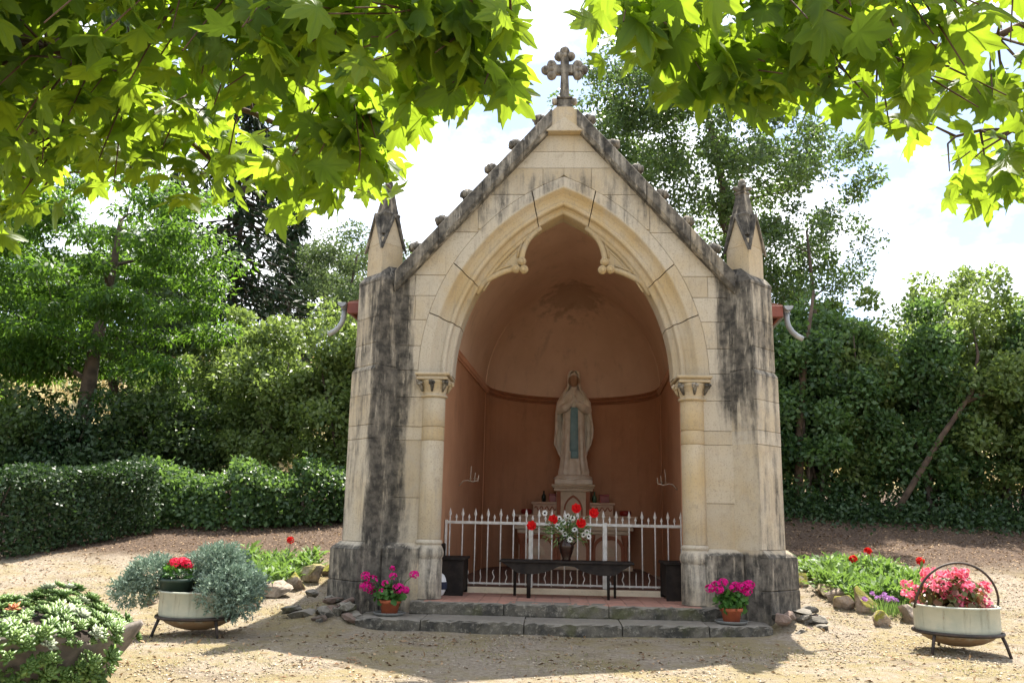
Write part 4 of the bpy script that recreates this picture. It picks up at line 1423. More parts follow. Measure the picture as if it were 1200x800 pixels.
def geranium(x, y, z, heads, lab, seed, spread, saucer):
    rng = np.random.default_rng(seed)
    t = thing('potted_geranium', lab, 'potted plant', (x, y, z), 'potted magenta geraniums on the step')
    z1 = z
    if saucer:
        mb = MB(); mb.lathe([(.0, 0), (.15, .0), (.175, .028), (.17, .03), (.145, .008), (.0, .008)], (x, y, z), 28)
        obj('saucer', mb, M['saucer'], t); z1 = z + .006
    mb = MB(); mb.lathe([(.0, 0), (.082, 0), (.105, .115), (.118, .117), (.122, .15), (.110, .152), (.105, .12), (.0, .12)], (x, y, z1), 28)
    p = obj('pot', mb, M['terracotta'], t)
    mb = MB(); mb.disc((x, y, z1 + .13), .108, 20)
    obj('soil', mb, M['soil'], p)
    n = 170
    d = rdir(n, .35, rng)
    P = np.array([[x, y, z1 + .20]]) + d * (rng.random(n) ** .4)[:, None] * np.array([[spread, spread * .8, .13]])
    V, F = disc_leaves(P, unit(d * .8 + rdir(n, .8, rng)), rng.uniform(.022, .042, n), 8, .25, rng)
    o = obj('foliage', local(np_mesh('foliage', V, F, rng.random(n)), (x, y, z)), M['leaf_geranium'], t); o['kind'] = 'stuff'
    sm = MB()
    for hx, hz, hr, hy in heads:
        c = (x + hx, y + hy, z + hz)
        sm.tube(stem_pts((x + hx * .3, y, z1 + .15), c), .004, 5)
        V, F, r = umbel(c, hr, int(34 * (hr / .06) ** 2) + 8, .026, rng)
        obj('flower_head', local(np_mesh('flower_head', V, F, r), (x, y, z)), M['magenta'], t)
    obj('stems', sm, M['leaf_geranium'], t)

geranium(-1.84, -.44, .121, [(-.27, .40, .045, -.05), (-.20, .36, .05, 0), (-.27, .29, .055, -.03), (-.22, .25, .045, .05), (.02, .40, .035, 0), (-.04, .33, .03, -.1), (-.07, .25, .026, -.1), (.10, .28, .06, -.08), (.16, .26, .045, -.04), (.25, .42, .045, 0), (.0, .48, .018, .05)],
         'straggly magenta geranium in terracotta pot with scattered flower heads on the step end', 21, .20, True)
geranium(1.80, -.42, .124, [(-.22, .35, .045, -.02), (-.15, .38, .05, 0), (-.07, .41, .045, .03), (-.13, .34, .04, -.06), (.05, .38, .045, 0), (.12, .37, .06, -.03), (.20, .39, .055, .02), (.16, .33, .045, -.06), (.02, .36, .035, -.05)],
         'compact magenta geranium in terracotta pot, flower heads in one dense row, on the step end', 22, .17, True)

# ================================================================== cauldron planters
def cauldron(x, y, z, lab, hoop, seed, legs):
    rr = random.Random(seed)
    t = thing('cauldron', lab, 'cauldron', (x, y, z), 'old cauldrons on iron stands')
    mb = MB()
    mb.lathe([(.0, .045), (.12, .052), (.22, .08), (.30, .12), (.345, .165), (.365, .19), (.37, .22), (.372, .40), (.385, .405), (.385, .418), (.372, .422), (.358, .415), (.352, .38), (.345, .34), (.0, .34)], (x, y, z), 44)
    bw = obj('bowl', mb, M['cauldron'], t)
    mb = MB(); mb.disc((x, y, z + .372), .352, 32)
    obj('soil', mb, M['soil'], bw)
    mb = MB(); mb.tube([(x + .385 * math.cos(a), y + .385 * math.sin(a), z + .175) for a in np.linspace(0, 2 * PI, 41)], .016, 8, False)
    obj('stand_ring', mb, M['dark_iron'], t)
    for a in legs:
        c, s = math.cos(R(a)), math.sin(R(a))
        gz = ground_z(x + .43 * c, y + .43 * s) - z
        mb = MB(); mb.tube([(x + .365 * c, y + .365 * s, z + .185), (x + .40 * c, y + .40 * s, z + .09), (x + .435 * c, y + .435 * s, z + gz - .015)], [.017, .016, .014], 8)
        obj('stand_leg', mb, M['dark_iron'], t)
    if hoop:
        mb = MB(); mb.tube([(x + .385 * math.cos(a), y - .14 * math.sin(a) ** .5 if 0 < a < PI else y, z + .41 + .40 * math.sin(a)) for a in np.linspace(-.06, PI + .06, 33)], .011, 8)
        obj('hoop_handle', mb, M['dark_iron'], t)
    return t
zl = ground_z(-3.56, -1.35); zr = ground_z(3.75, -1.25)
cauldron(-3.56, -1.35, zl, 'pale old cauldron on iron legs holding blue-green juniper', False, 1, (222, 318, 90))
cauldron(3.75, -1.25, zr, 'pale old cauldron with iron hoop handle holding pink begonias', True, 2, (215, 325, 90))

def juniper(cs, loc, lab):
    rng = np.random.default_rng(31)
    t = thing('juniper', lab, 'shrub', loc)
    parts = []
    st = MB()
    for c, r, n in cs:
        c = np.array(c)
        d = rdir(n, .30, rng)
        base = c + d * (np.array(r) * rng.uniform(.45, 1.0, (n, 1)))
        tips = unit(d + rdir(n, .25, rng) * .7)
        st.tube(stem_pts((loc[0], loc[1], loc[2]), tuple(c)), .015, 6)
        for q in range(8):     # each spray: needles fanned along a short twig
            k = q / 8
            P = base + tips * (.075 * k)
            T = unit(tips * .9 + rdir(n, .1, rng) * .75)
            V, F = leaf_arrays(P, T, rdir(n, .5, rng), .034 * rng.uniform(.7, 1.2, n), .014, .05)
            parts.append((V, F, np.clip(rng.random(n) * .7 + .3 * k, 0, 1)))
    V, F, r = merge(parts)
    o = obj('sprays', local(np_mesh('sprays', V, F, r), loc), M['juniper'], t); o['kind'] = 'stuff'
    obj('twigs', st, M['bark'], t)
juniper([((-4.02, -1.40, zl + .54), (.24, .22, .17), 650), ((-4.18, -1.45, zl + .40), (.20, .18, .14), 420), ((-3.42, -1.28, zl + .62), (.28, .26, .22), 1050), ((-3.22, -1.40, zl + .50), (.26, .24, .18), 780),
         ((-3.12, -1.55, zl + .34), (.20, .16, .16), 480), ((-3.72, -1.1, zl + .56), (.22, .2, .16), 380), ((-3.34, -1.62, zl + .38), (.12, .10, .15), 240), ((-3.05, -1.42, zl + .46), (.16, .16, .12), 280)],
        (-3.45, -1.3, zl + .372), 'blue-green juniper spilling over the rim of the cauldron without hoop')

# green inner pot with crimson flowers
ip = thing('flowerpot', 'dark green plastic pot of crimson flowers set on the juniper cauldron', 'flowerpot', (-3.74, -1.50, zl + .372))
mb = MB(); mb.lathe([(.0, 0), (.125, 0), (.155, .13), (.165, .13), (.168, .16), (.158, .16), (.15, .135), (.0, .135)], (-3.74, -1.50, zl + .372), 28)
obj('pot', mb, M['green_pot'], ip)
rng = np.random.default_rng(8)
n = 70
d = rdir(n, .5, rng)
P = np.array([[-3.74, -1.50, zl + .57]]) + d * np.array([[.10, .09, .05]])
V, F = leaf_arrays(P, unit(d + rdir(n, .2, rng) * .3), rdir(n, .9, rng), rng.uniform(.06, .11, n), rng.uniform(.04, .07, n), .1)
obj('foliage', local(np_mesh('foliage', V, F, rng.random(n)), wloc(ip)), M['leaf_geranium'], ip)['kind'] = 'stuff'
for dx, dy, dz, r in ((-.04, 0, .315, .055), (.04, .02, .31, .055), (0, -.05, .30, .06), (.09, .0, .285, .045), (-.085, .03, .29, .04), (0, .06, .325, .045)):
    V, F, r_ = umbel((-3.73 + dx, -1.50 + dy, zl + .372 + dz), r, 60, .018, rng, .6)
    obj('flower_head', local(np_mesh('flower_head', V, F, r_), wloc(ip)), M['crimson'], ip)

# pink begonia in the hooped cauldron
bg = thing('begonia', 'mass of pink begonia flowers and bronze leaves inside the hooped cauldron', 'plant', (3.75, -1.25, zr + .372))
n = 420
d = rdir(n, .4, rng)
P = np.array([[3.74, -1.16, zr + .44]]) + d * (rng.random(n) ** .45)[:, None] * np.array([[.36, .29, .25]])
V, F = disc_leaves(P, unit(d + rdir(n, .6, rng)), rng.uniform(.026, .05, n), 8, .2, rng)
obj('foliage', local(np_mesh('foliage', V, F, rng.random(n)), wloc(bg)), M['leaf_begonia'], bg)['kind'] = 'stuff'
for i in range(120):
    d = rdir(1, .45, rng)[0]
    c = np.array([3.72, -1.16, zr + .47]) + d * np.array([.39, .28, .27]) * rng.uniform(.70, 1.10)
    if c[2] < zr + .42:
        continue
    V, F, r_ = umbel(c, rng.uniform(.014, .030), 5, .036, rng, .8)
    obj('flower_head', local(np_mesh('flower_head', V, F, r_), wloc(bg)), M['pink'], bg)

# ================================================================== succulent bowl in the foreground
SCX, SCY = -3.30, -4.62
sg = ground_z(SCX, SCY)
bowl = thing('stone_bowl', 'weathered wavy-rimmed stone bowl overflowing with succulent rosettes', 'planter', (SCX, SCY, sg))
n = 60
prof = [(.30, -.03), (.36, .03), (.50, .18), (.60, .32), (.645, .40), (.665, .44), (.655, .455), (.63, .45), (.60, .40), (.50, .33), (0.02, .33)]
vs = []
for r, z in prof:
    for k in range(n):
        a = 2 * PI * k / n
        wv = .035 * math.sin(5 * a + .6) + .02 * math.sin(9 * a + 2)
        q = max(0, min(1, z / .42))
        vs.append((SCX + r * (1 + wv * q * 1.3) * math.cos(a), SCY + r * (1 + wv * q * 1.3) * math.sin(a), sg + z + wv * q * 1.0))
mb = MB(); mb.add(vs, [(i * n + k, i * n + (k + 1) % n, (i + 1) * n + (k + 1) % n, (i + 1) * n + k) for i in range(len(prof) - 1) for k in range(n)], True)
obj('bowl', mb, nmat('weathered concrete', (.20, .17, .14), (.08, .07, .06), 7, .9, .6), bowl)
suc = thing('succulent', 'dense mound of pale green succulent rosettes filling the stone bowl', 'succulent', (SCX, SCY, sg + .33))
mb = MB(); mb.lathe([(.60, .33), (.58, .40), (.48, .46), (.3, .52), (.12, .55), (.0, .555)], (SCX, SCY, sg), 32)
obj('soil_mound', mb, M['soil'], suc)
def rosette(name, mat, seed, k=20, pointed=1.0):
    rng = np.random.default_rng(seed)
    i = np.arange(k); a = i * 2.39996; el = np.linspace(1.25, .12, k)
    T = np.stack([np.cos(a) * np.cos(el), np.sin(a) * np.cos(el), np.sin(el)], 1)
    L = np.linspace(.35, 1.0, k)
    Nn = np.stack([-np.cos(a) * np.sin(el), -np.sin(a) * np.sin(el), np.cos(el)], 1)
    S = np.cross(T, Nn)
    b = T * .12
    W = (.20 + .16 * L)[:, None]; Lc = L[:, None]
    V = np.stack([b - S * W * .3, b + S * W * .3, T * Lc * .62 + S * W * .62 + Nn * .08, T * Lc + Nn * .10, T * Lc * .62 - S * W * .62 + Nn * .08,
                  T * Lc * .6 - Nn * .09], 1).reshape(-1, 3)
    o = (np.arange(k) * 6)[:, None]
    F = np.concatenate([o + np.array([[0, 1, 2, 5]]), o + np.array([[5, 2, 3, 4]]), o + np.array([[0, 5, 4, 4]])[:, :4]], 0)
    Q = np.concatenate([o + np.array([[0, 1, 2]]), o + np.array([[0, 2, 4]]), o + np.array([[4, 2, 3]]), o + np.array([[0, 4, 5]]), o + np.array([[1, 5, 2]]), o + np.array([[5, 4, 3]]), o + np.array([[2, 5, 3]])], 0)
    me = np_mesh(name, V, Q, np.tile(np.linspace(.6, .0, k), 7)); me.materials.append(mat)
    if k == 22:
        RV.append((V, Q)); RV.append((V, Q))
    return me
RV = []
RO = [rosette('rosette', M['succulent'], 1, 22), rosette('rosette', M['succulent'], 2, 17), rosette('rosette', M['succulent_pale'], 3, 20), rosette('rosette', M['succulent'], 4, 26)]
placed = []
rr = random.Random(17)
tries = 0
def mound(q, a):
    drape = max(0.0, -math.sin(a + .25)) ** .6            # hangs lower over the front
    if q < .62:
        z = .59 - .15 * (q / .62) ** 2.2
    else:
        z = .46 - (q - .62) * (2.2 + 3.0 * drape)
    x, y = q * math.cos(a), q * math.sin(a)
    z += .05 * math.sin(7 * x + 1) * math.sin(6 * y) + .07 * math.exp(-((x - .22) ** 2 + (y - .12) ** 2) / .03) + .02 * math.sin(17 * x) * math.sin(15 * y)
    return z
def drop(x, y, z, size, a, tilt):
    placed.append((x, y, z, size))
    rot = Vector((math.cos(a) * math.sin(tilt) + rr.gauss(0, .18), math.sin(a) * math.sin(tilt) + rr.gauss(0, .18), math.cos(tilt))).to_track_quat('Z', 'Y').to_euler()
    kind = RO[2] if rr.random() < .07 else RO[rr.choice((0, 1, 3))]
    inst('rosette', kind, suc, (x, y, z - .33), rot, size * 1.35)
def clash(x, y, z, size, k=.56):
    return any((x - p[0]) ** 2 + (y - p[1]) ** 2 + (z - p[2]) ** 2 < ((size + p[3]) * k) ** 2 for p in placed)
while len(placed) < 130 and tries < 20000:          # curtain over the front and side
    tries += 1
    a = rr.uniform(PI * .86, 2 * PI - .22); z = rr.uniform(.06, .50); size = rr.uniform(.036, .066)
    q = np.interp(z, [0, .18, .32, .42, .5], [.50, .60, .68, .70, .66]) + rr.uniform(-.01, .05)
    x, y = q * math.cos(a), q * math.sin(a)
    if not clash(x, y, z, size, .52):
        drop(x, y, z, size, a, 1.0 + (.5 - z) * .5)
tries = 0
while len(placed) < 298 and tries < 30000:
    tries += 1
    a = rr.uniform(0, 2 * PI); q = math.sqrt(rr.random()) * .64
    size = rr.uniform(.034, .064)
    x, y = q * math.cos(a), q * math.sin(a)
    z = mound(q, a)
    if not clash(x, y, z, size):
        drop(x, y, z, size, a, .15 + 1.0 * (q / .7) ** 2)
# small offsets between the rosettes, past counting
Vp, Fp, Rp = [], [], []
for k in range(900):
    a = rr.uniform(0, 2 * PI)
    if k % 2:
        a = rr.uniform(PI * .84, 2 * PI - .22); z = rr.uniform(.03, .50)
        q = float(np.interp(z, [0, .18, .32, .42, .5], [.47, .57, .65, .67, .63]))
    else:
        q = math.sqrt(rr.random()) * .64; z = mound(q, a) - .02
    v, f = RV[k % 2]
    sz = rr.uniform(.02, .04)
    B = np.array(Vector((math.cos(a) * q * 1.2, math.sin(a) * q * 1.2, .8)).to_track_quat('Z', 'Y').to_matrix())
    Vp.append((v * sz) @ B.T + np.array([q * math.cos(a), q * math.sin(a), z - .33])); Fp.append(f + k * len(v)); Rp.append(np.full(len(f), rr.random()))
ob = obj('small_offsets', np_mesh('small_offsets', np.concatenate(Vp), np.concatenate(Fp), np.concatenate(Rp)), M['succulent'], suc); ob['kind'] = 'stuff'
me = rosette('dry_rosette', leafmat('dry rosette', (.40, .10, .03), (.5, .2, .08), (.3, .1, .03), .1), 9, 14)
inst('dry_rosette', me, suc, (.06, -.22, .24), (.5, 0, 0), .06)
mb = MB()
tag(obj('field_stone', rock_mesh(77, .13, .11, .12), M['rock'], None), 'rounded tan stone resting against the wavy stone bowl', 'stone').location = (-3.62, -5.28, .08)

# ================================================================== flower beds with border stones
RS = [(3.30, 2.30, .17, .14, .13, 'mossy border stone beside the chapel plinth'), (3.43, 1.72, .20, .16, .15, 'wide mossy border stone between plinth and pale wedge stone'), (3.46, 1.42, .16, .13, .13, 'small pale grey wedge border stone under leafy bed'),
      (3.47, 1.08, .17, .15, .15, 'low mossy border stone beside pale wedge stone'), (3.68, 1.00, .19, .16, .20, 'tall angular border stone with moss on its crest'), (3.64, .34, .18, .13, .12, 'squat brown border stone standing forward of the row'),
      (4.03, .55, .20, .14, .16, 'pinkish block border stone by the hooped cauldron')]
LS = [(-3.56, .95, .22, .17, .16, 'large mossy border stone behind the juniper cauldron'), (-3.62, .40, .15, .12, .11, 'small brown border stone close behind the juniper'), (-3.82, .55, .17, .14, .13, 'reddish border stone half hidden by juniper'),
      (-3.40, 1.32, .20, .16, .15, 'long tan border stone with moss along its top'), (-3.30, 1.72, .19, .16, .17, 'upright tan border stone in mid row of leafy bed'), (-3.18, 2.12, .18, .16, .14, 'yellow mossed border stone ending the row near the chapel'),
      (-4.86, .45, .15, .11, .11, 'lone pale rock beside the juniper cauldron, away from the border row')]
for i, (x, y, a, b, c, lab) in enumerate(RS + LS):
    me = rock_mesh(300 + i, a, b, c, 3, .25); me.materials.append(M['mossrock'])
    o = bpy.data.objects.new('border_stone', me); COL.objects.link(o)
    o.location = (x, y, ground_z(x, y) + c * .45); o.rotation_euler = (rr.uniform(-.2, .2), rr.uniform(-.2, .2), rr.uniform(0, 6))
    tag(o, lab, 'stone', 'flower bed border stones')

def leafy_plant_mesh(seed, n=70, h=.24, L=.13, W=.042):
    rng = np.random.default_rng(seed)
    k = n
    b = np.stack([rng.normal(0, .05, k), rng.normal(0, .05, k), rng.uniform(0, h, k) * .8], 1)
    a = rng.uniform(0, 2 * PI, k); el = rng.uniform(.1, 1.2, k)
    T = np.stack([np.cos(a) * np.cos(el), np.sin(a) * np.cos(el), np.sin(el)], 1)
    b = b + T * rng.uniform(0, .08, (k, 1))
    V, F = leaf_arrays(b, T, np.array([[0, 0, 1.0]]) + rng.normal(0, .3, (k, 3)), L * rng.uniform(.6, 1.2, k), W * rng.uniform(.7, 1.3, k), .2)
    me = np_mesh('leafy_plant', V, F, rng.random(k))
    me.materials.append(M['leaf_green'])
    return me
LP = [leafy_plant_mesh(50 + i, 80, .22 + .05 * (i % 3)) for i in range(5)]
FLB = {}
def bed(pts, lab, group, sc):
    for i, (x, y) in enumerate(pts):
        o = bpy.data.objects.new('leafy_plant', LP[i % 5]); COL.objects.link(o)
        o.location = (x, y, ground_z(x, y) - .01); o.rotation_euler = (0, 0, rr.uniform(0, 6.28))
        s = sc * rr.uniform(.85, 1.2); o.scale = (s, s, s * rr.uniform(.8, 1.05))
        tag(o, lab, 'plant', group)
rp, lp = [], []
for i in range(400):
    x, y = rr.uniform(3.45, 5.1), rr.uniform(1.0, 3.0)
    if y < 1.15 + max(0, 3.75 - x) * 2.2 or x > 4.95 - .1 * y:
        continue
    if all((x - a) ** 2 + (y - b) ** 2 > .165 ** 2 for a, b in rp):
        rp.append((x, y))
for i in range(400):
    y = rr.uniform(.75, 2.5); x = rr.uniform(-4.55, -3.45)
    if x > -3.78 + (y - .8) * .28:
        continue
    if all((x - a) ** 2 + (y - b) ** 2 > .165 ** 2 for a, b in lp):
        lp.append((x, y))
bed(rp, 'bright green leafy bedding plant in the bed beside the begonia cauldron', 'leafy plants of the right flower bed', 1.05)
bed(lp, 'bright green leafy bedding plant in the bed between juniper cauldron and chapel', 'leafy plants of the left flower bed', 1.0)
# single red blooms standing above the beds
def red_bloom(x, y, h, lab):
    z = ground_z(x, y)
    t = thing('red_flower', lab, 'flower', (x, y, z), 'red blooms above the beds')
    mb = MB(); mb.tube([(x, y, z), (x + .01, y, z + h)], .005, 5)
    obj('stem', mb, M['leaf_green'], t)
    V, F, r_ = umbel((x + .01, y, z + h), .035, 22, .04, rng, .9)
    obj('bloom', local(np_mesh('bloom', V, F, r_), (x, y, z)), M['red'], t)
red_bloom(-3.82, 2.3, .42, 'lone red bloom above the bed beside the juniper cauldron')
red_bloom(4.22, 2.3, .44, 'tallest red bloom above the bed beside the begonia cauldron')
red_bloom(3.98, 2.2, .36, 'shorter red bloom among the leaves of the bed beside the begonia cauldron')
red_bloom(4.75, 1.9, .40, 'red bloom at the bed end behind the pink begonia')
# low lilac flowers by the border
lz = ground_z(3.95, .85)
lf = thing('lilac_flowers', 'low patch of grassy lilac flowers behind the squat border stone', 'flowers', (3.95, .85, lz))
n = 260
P = np.stack([rng.normal(3.95, .13, n), rng.normal(.85, .16, n), np.full(n, lz - .01)], 1)
V, F = leaf_arrays(P, unit(rdir(n, 0, rng) * .35 + np.array([[0, 0, 1.0]])), rdir(n, 0, rng), rng.uniform(.1, .22, n), .012, .1)
obj('blades', local(np_mesh('blades', V, F, rng.random(n)), (3.95, .85, lz)), M['leaf_green'], lf)['kind'] = 'stuff'
for i in range(12):
    c = (3.95 + rng.normal(0, .15) - .05, .95 + rng.normal(0, .12), lz + rng.uniform(.15, .22))
    V, F, r_ = umbel(c, .022, 10, .028, rng, .6)
    obj('flower_head', local(np_mesh('flower_head', V, F, r_), (3.95, .85, lz)), M['lilac'], lf)

# ================================================================== trees and shrubs
def tree(name, label, base, crown, radii, n_cl, per, leaf, cl_r, mat, trunk_r=.14, seed=0, group=None, cat='tree', lean=(0, 0), asp=.55, up=.4, droop=0.0, squash=.7, shell=.35,
         zmin=None, stems=1, bark='bark', extra=None, trunk_top=.75):
    rng = np.random.default_rng(seed)
    base = Vector(base); C = np.array(crown, float); Rd = np.array(radii, float)
    t = thing(name, label, cat, base, group)
    # clump centres through the crown volume, uneven outline
    cl = []
    lob = rng.normal(size=(9, 3)); lob /= np.linalg.norm(lob, axis=1, keepdims=True); la = rng.uniform(.72, 1.22, 9)
    while len(cl) < n_cl:
        d = rng.normal(size=3); d /= np.linalg.norm(d)
        w = np.exp(5 * (lob @ d - 1)); q = (w @ la) / w.sum()
        r = (shell + (1 - shell) * rng.random() ** .5) * q
        p = C + d * Rd * r
        if zmin is not None and p[2] < zmin:
            continue
        cl.append(p)
    if extra:
        cl += [np.array(e) for e in extra]
    cl = np.array(cl)
    wood = MB()
    nodes, nrad = [], []
    for sidx in range(stems):
        b = base + Vector((rng.normal() * .25, rng.normal() * .2, -.15)) if stems > 1 else base + Vector((0, 0, -.15))
        top = Vector(C) + Vector((lean[0] + (rng.normal() * Rd[0] * .35 if stems > 1 else 0), lean[1] + (rng.normal() * Rd[1] * .3 if stems > 1 else 0), Rd[2] * (trunk_top - .25)))
        m = 7
        pts, rad = [], []
        for i in range(m):
            k = i / (m - 1)
            p = b.lerp(top, k) + Vector((rng.normal(), rng.normal(), 0)) * (.05 * (top - b).length * .35 * math.sin(k * PI))
            pts.append(p); rad.append(trunk_r * (1 - .78 * k) * (1.25 if i == 0 else 1))
        wood.tube(pts, rad, 9)
        for i in range(1, m):
            for kk in (0, .5):
                nodes.append(np.array(pts[i - 1].lerp(pts[i], 1 - kk))); nrad.append(rad[i])
    order = np.argsort(np.linalg.norm((cl - np.mean(np.array(nodes), 0)) / Rd, axis=1))
    for ci in order:
        p = cl[ci]
        N = np.array(nodes)
        dv = p - N
        dist = np.linalg.norm(dv, axis=1) + np.maximum(0, -dv[:, 2]) * .8
        j = int(np.argmin(dist))
        a = N[j]; r0 = min(nrad[j] * .62, .05 + .02 * dist[j])
        r0 = max(r0, .007)
        mid = (a + p) / 2 + rng.normal(size=3) * .06 * dist[j] + np.array([0, 0, .08 * dist[j]])
        wood.tube([a, mid, p], [r0, r0 * .72, r0 * .42], 5, False)
        nodes += [mid, p]; nrad += [r0 * .72, r0 * .42]
    obj('trunk', wood, M[bark], t)
    rads = cl_r * rng.uniform(.7, 1.3, len(cl))
    me = leaf_cloud('crown', cl, rads, per, leaf, asp, up, droop, rng, squash)
    obj('crown', local(me, base), mat, t)
    return t

gz = ground_z
# --- trees and shrubs on the left
rb = tree('robinia_tree', 'feathery light green tree with leaning dark trunk behind the trimmed hedge', (-10.6, 8.2, gz(-10.6, 8.2)), (-10.0, 8.0, 6.3), (3.0, 2.4, 2.7), 84, 300, .16, .62, M['leaf_robinia'], .24, 101,
          asp=.36, up=1.4, droop=.5, squash=.30, shell=.2, zmin=3.6, extra=[(-9.0, 7.6, 4.4), (-8.3, 7.4, 4.2), (-8.7, 7.2, 4.0), (-7.9, 7.5, 5.4), (-7.6, 7.4, 5.9), (-8.0, 7.3, 6.4), (-10.8, 7.6, 4.3), (-11.6, 7.8, 4.7)])
tree('robinia_tree', 'tall feathery tree beyond the frame edge behind the trimmed hedge', (-13.6, 8.5, gz(-13.6, 8.5)), (-13.2, 8.5, 6.0), (2.4, 2.2, 3.4), 75, 400, .15, .65, M['leaf_robinia'], .2, 102, asp=.38, up=1.2, droop=.5, squash=.35, zmin=2.8)

def fir(x, y, h, label, seed, r=2.4, mat='leaf_fir'):
    rng = np.random.default_rng(seed)
    z = gz(x, y)
    t = thing('fir_tree', label, 'tree', (x, y, z), 'dark conifers')
    w = MB(); w.tube([(x, y, z - .2), (x, y, z + h * .5), (x, y, z + h)], [.03 * h ** .5 * 1.6 + .06, .1, .02], 9)
    P, T, Nn = [], [], []
    nl = int(h * 4.5)
    for i in range(nl):
        k = i / nl
        zz = z + h * (.10 + .88 * k)
        rr_ = r * (1 - k) ** .8 + .12
        for b in range(7):
            a = rng.uniform(0, 2 * PI)
            q = rr_ * rng.uniform(.75, 1.1)
            e = np.array([x + q * math.cos(a), y + q * math.sin(a), zz - q * .38])
            s = np.array([x, y, zz])
            w.tube([s, (s + e) / 2 + np.array([0, 0, .05]), e], [.03, .018, .006], 4, False)
            m = int(26 * (q / r) + 8)
            u = rng.random(m) ** .7
            p = s + (e - s) * u[:, None] + np.array([0, 0, .1]) * np.sin(u * PI)[:, None]
            d = unit((e - s)[None, :] * .6 + rng.normal(size=(m, 3)) * .55 * np.linalg.norm(e - s) + np.array([0, 0, -.6]))
            P.append(p); T.append(d); Nn.append(rdir(m, .7, rng))
    P, T, Nn = np.concatenate(P), np.concatenate(T), np.concatenate(Nn)
    n = len(P)
    V, F = leaf_arrays(P, T, Nn, .42 * rng.uniform(.6, 1.2, n), .10, .1)
    obj('trunk', w, M['bark'], t)
    obj('crown', local(np_mesh('crown', V, F, rng.random(n)), (x, y, z)), M[mat], t)
fir(-10.8, 17.0, 13.5, 'dark drooping fir tree behind the light shrubs', 111, 4.0)
fir(-19.5, 30, 12.0, 'dark conifer on the dry hillside near its crest', 112, 2.4)
fir(-14.5, 34, 11.5, 'dark conifer on the hillside, lower than its neighbour', 113, 2.2)

SHR_L = [
    ('light_shrub', 'tall pale-leaved shrub against the chapel buttress side', (-4.7, 8.4), 3.7, (1.3, 1.1, 2.3), 'leaf_light', 85, 1),
    ('light_shrub', 'pale-leaved bushy shrub behind the hedge corner', (-6.4, 8.6), 3.4, (1.4, 1.1, 2.1), 'leaf_light', 85, 2),
    ('dark_shrub', 'dark thicket shrub under the feathery tree', (-8.4, 8.0), 2.5, (1.4, 1.0, 1.35), 'leaf_oak', 60, 3),
    ('dark_shrub', 'dark leafy shrub behind the middle of the trimmed hedge', (-11.8, 6.8), 2.2, (1.5, 1.0, 1.3), 'leaf_oak', 60, 4),
    ('dark_shrub', 'low dark shrub between the chapel wall and the tall pale shrub', (-3.4, 8.8), 3.0, (1.1, .9, 1.7), 'leaf_laurel', 60, 5),
    ('light_shrub', 'pale shrub on the slope above the hedge', (-7.6, 10.6), 4.2, (1.4, 1.2, 1.9), 'leaf_light', 66, 6),
    ('light_shrub', 'pale shrub behind the dark thicket and feathery tree', (-9.6, 11.2), 3.6, (1.5, 1.1, 1.7), 'leaf_light', 60, 7),
    ('dark_shrub', 'dark shrub round the foot of the leaning trunk', (-10.0, 7.2), 2.2, (1.2, .8, 1.1), 'leaf_hedge', 50, 8),
    ('light_shrub', 'brownish pale shrub at the far end of the trimmed hedge', (-13.5, 7.0), 2.6, (1.5, 1.1, 1.5), 'leaf_light', 56, 9),
]
for nm, lab, (x, y), zc, rd, mt, ncl, sd in SHR_L:
    tree(nm, lab, (x, y, gz(x, y)), (x, y, zc), rd, ncl, 235, .118, .38, M[mt], .045, 120 + sd, 'shrubs left of the chapel', 'shrub', stems=4, shell=.05, zmin=gz(x, y) + .1, asp=.6, squash=.85)
tree('poplar_tree', 'slim pale-leaved tree rising between the fir and the chapel', (-6.6, 16.5, gz(-6.6, 16.5)), (-6.6, 16.5, 8.2), (1.7, 1.5, 2.7), 50, 320, .12, .5, M['leaf_far'], .12, 131, shell=.2)
tree('oak_tree', 'dark rounded tree filling the gap behind the feathery tree', (-13.2, 14.5, gz(-13.2, 14.5)), (-13.2, 14.5, 6.6), (2.8, 2.0, 2.8), 70, 260, .15, .7, M['leaf_oak'], .2, 133, group='dark trees behind the hedge', shell=.2)
tree('oak_tree', 'dark rounded tree at the frame edge behind the trimmed hedge', (-17.5, 13.5, gz(-17.5, 13.5)), (-17.5, 13.5, 6.2), (2.8, 2.0, 3.2), 70, 260, .15, .7, M['leaf_oak'], .2, 134, group='dark trees behind the hedge', shell=.2)
tree('far_tree', 'grey-green rounded tree far up the dry hill', (-15, 38, gz(-15, 38)), (-12, 38, 14.5), (3.2, 3, 2.2), 40, 220, .24, .9, M['leaf_far'], .2, 132, shell=.2)

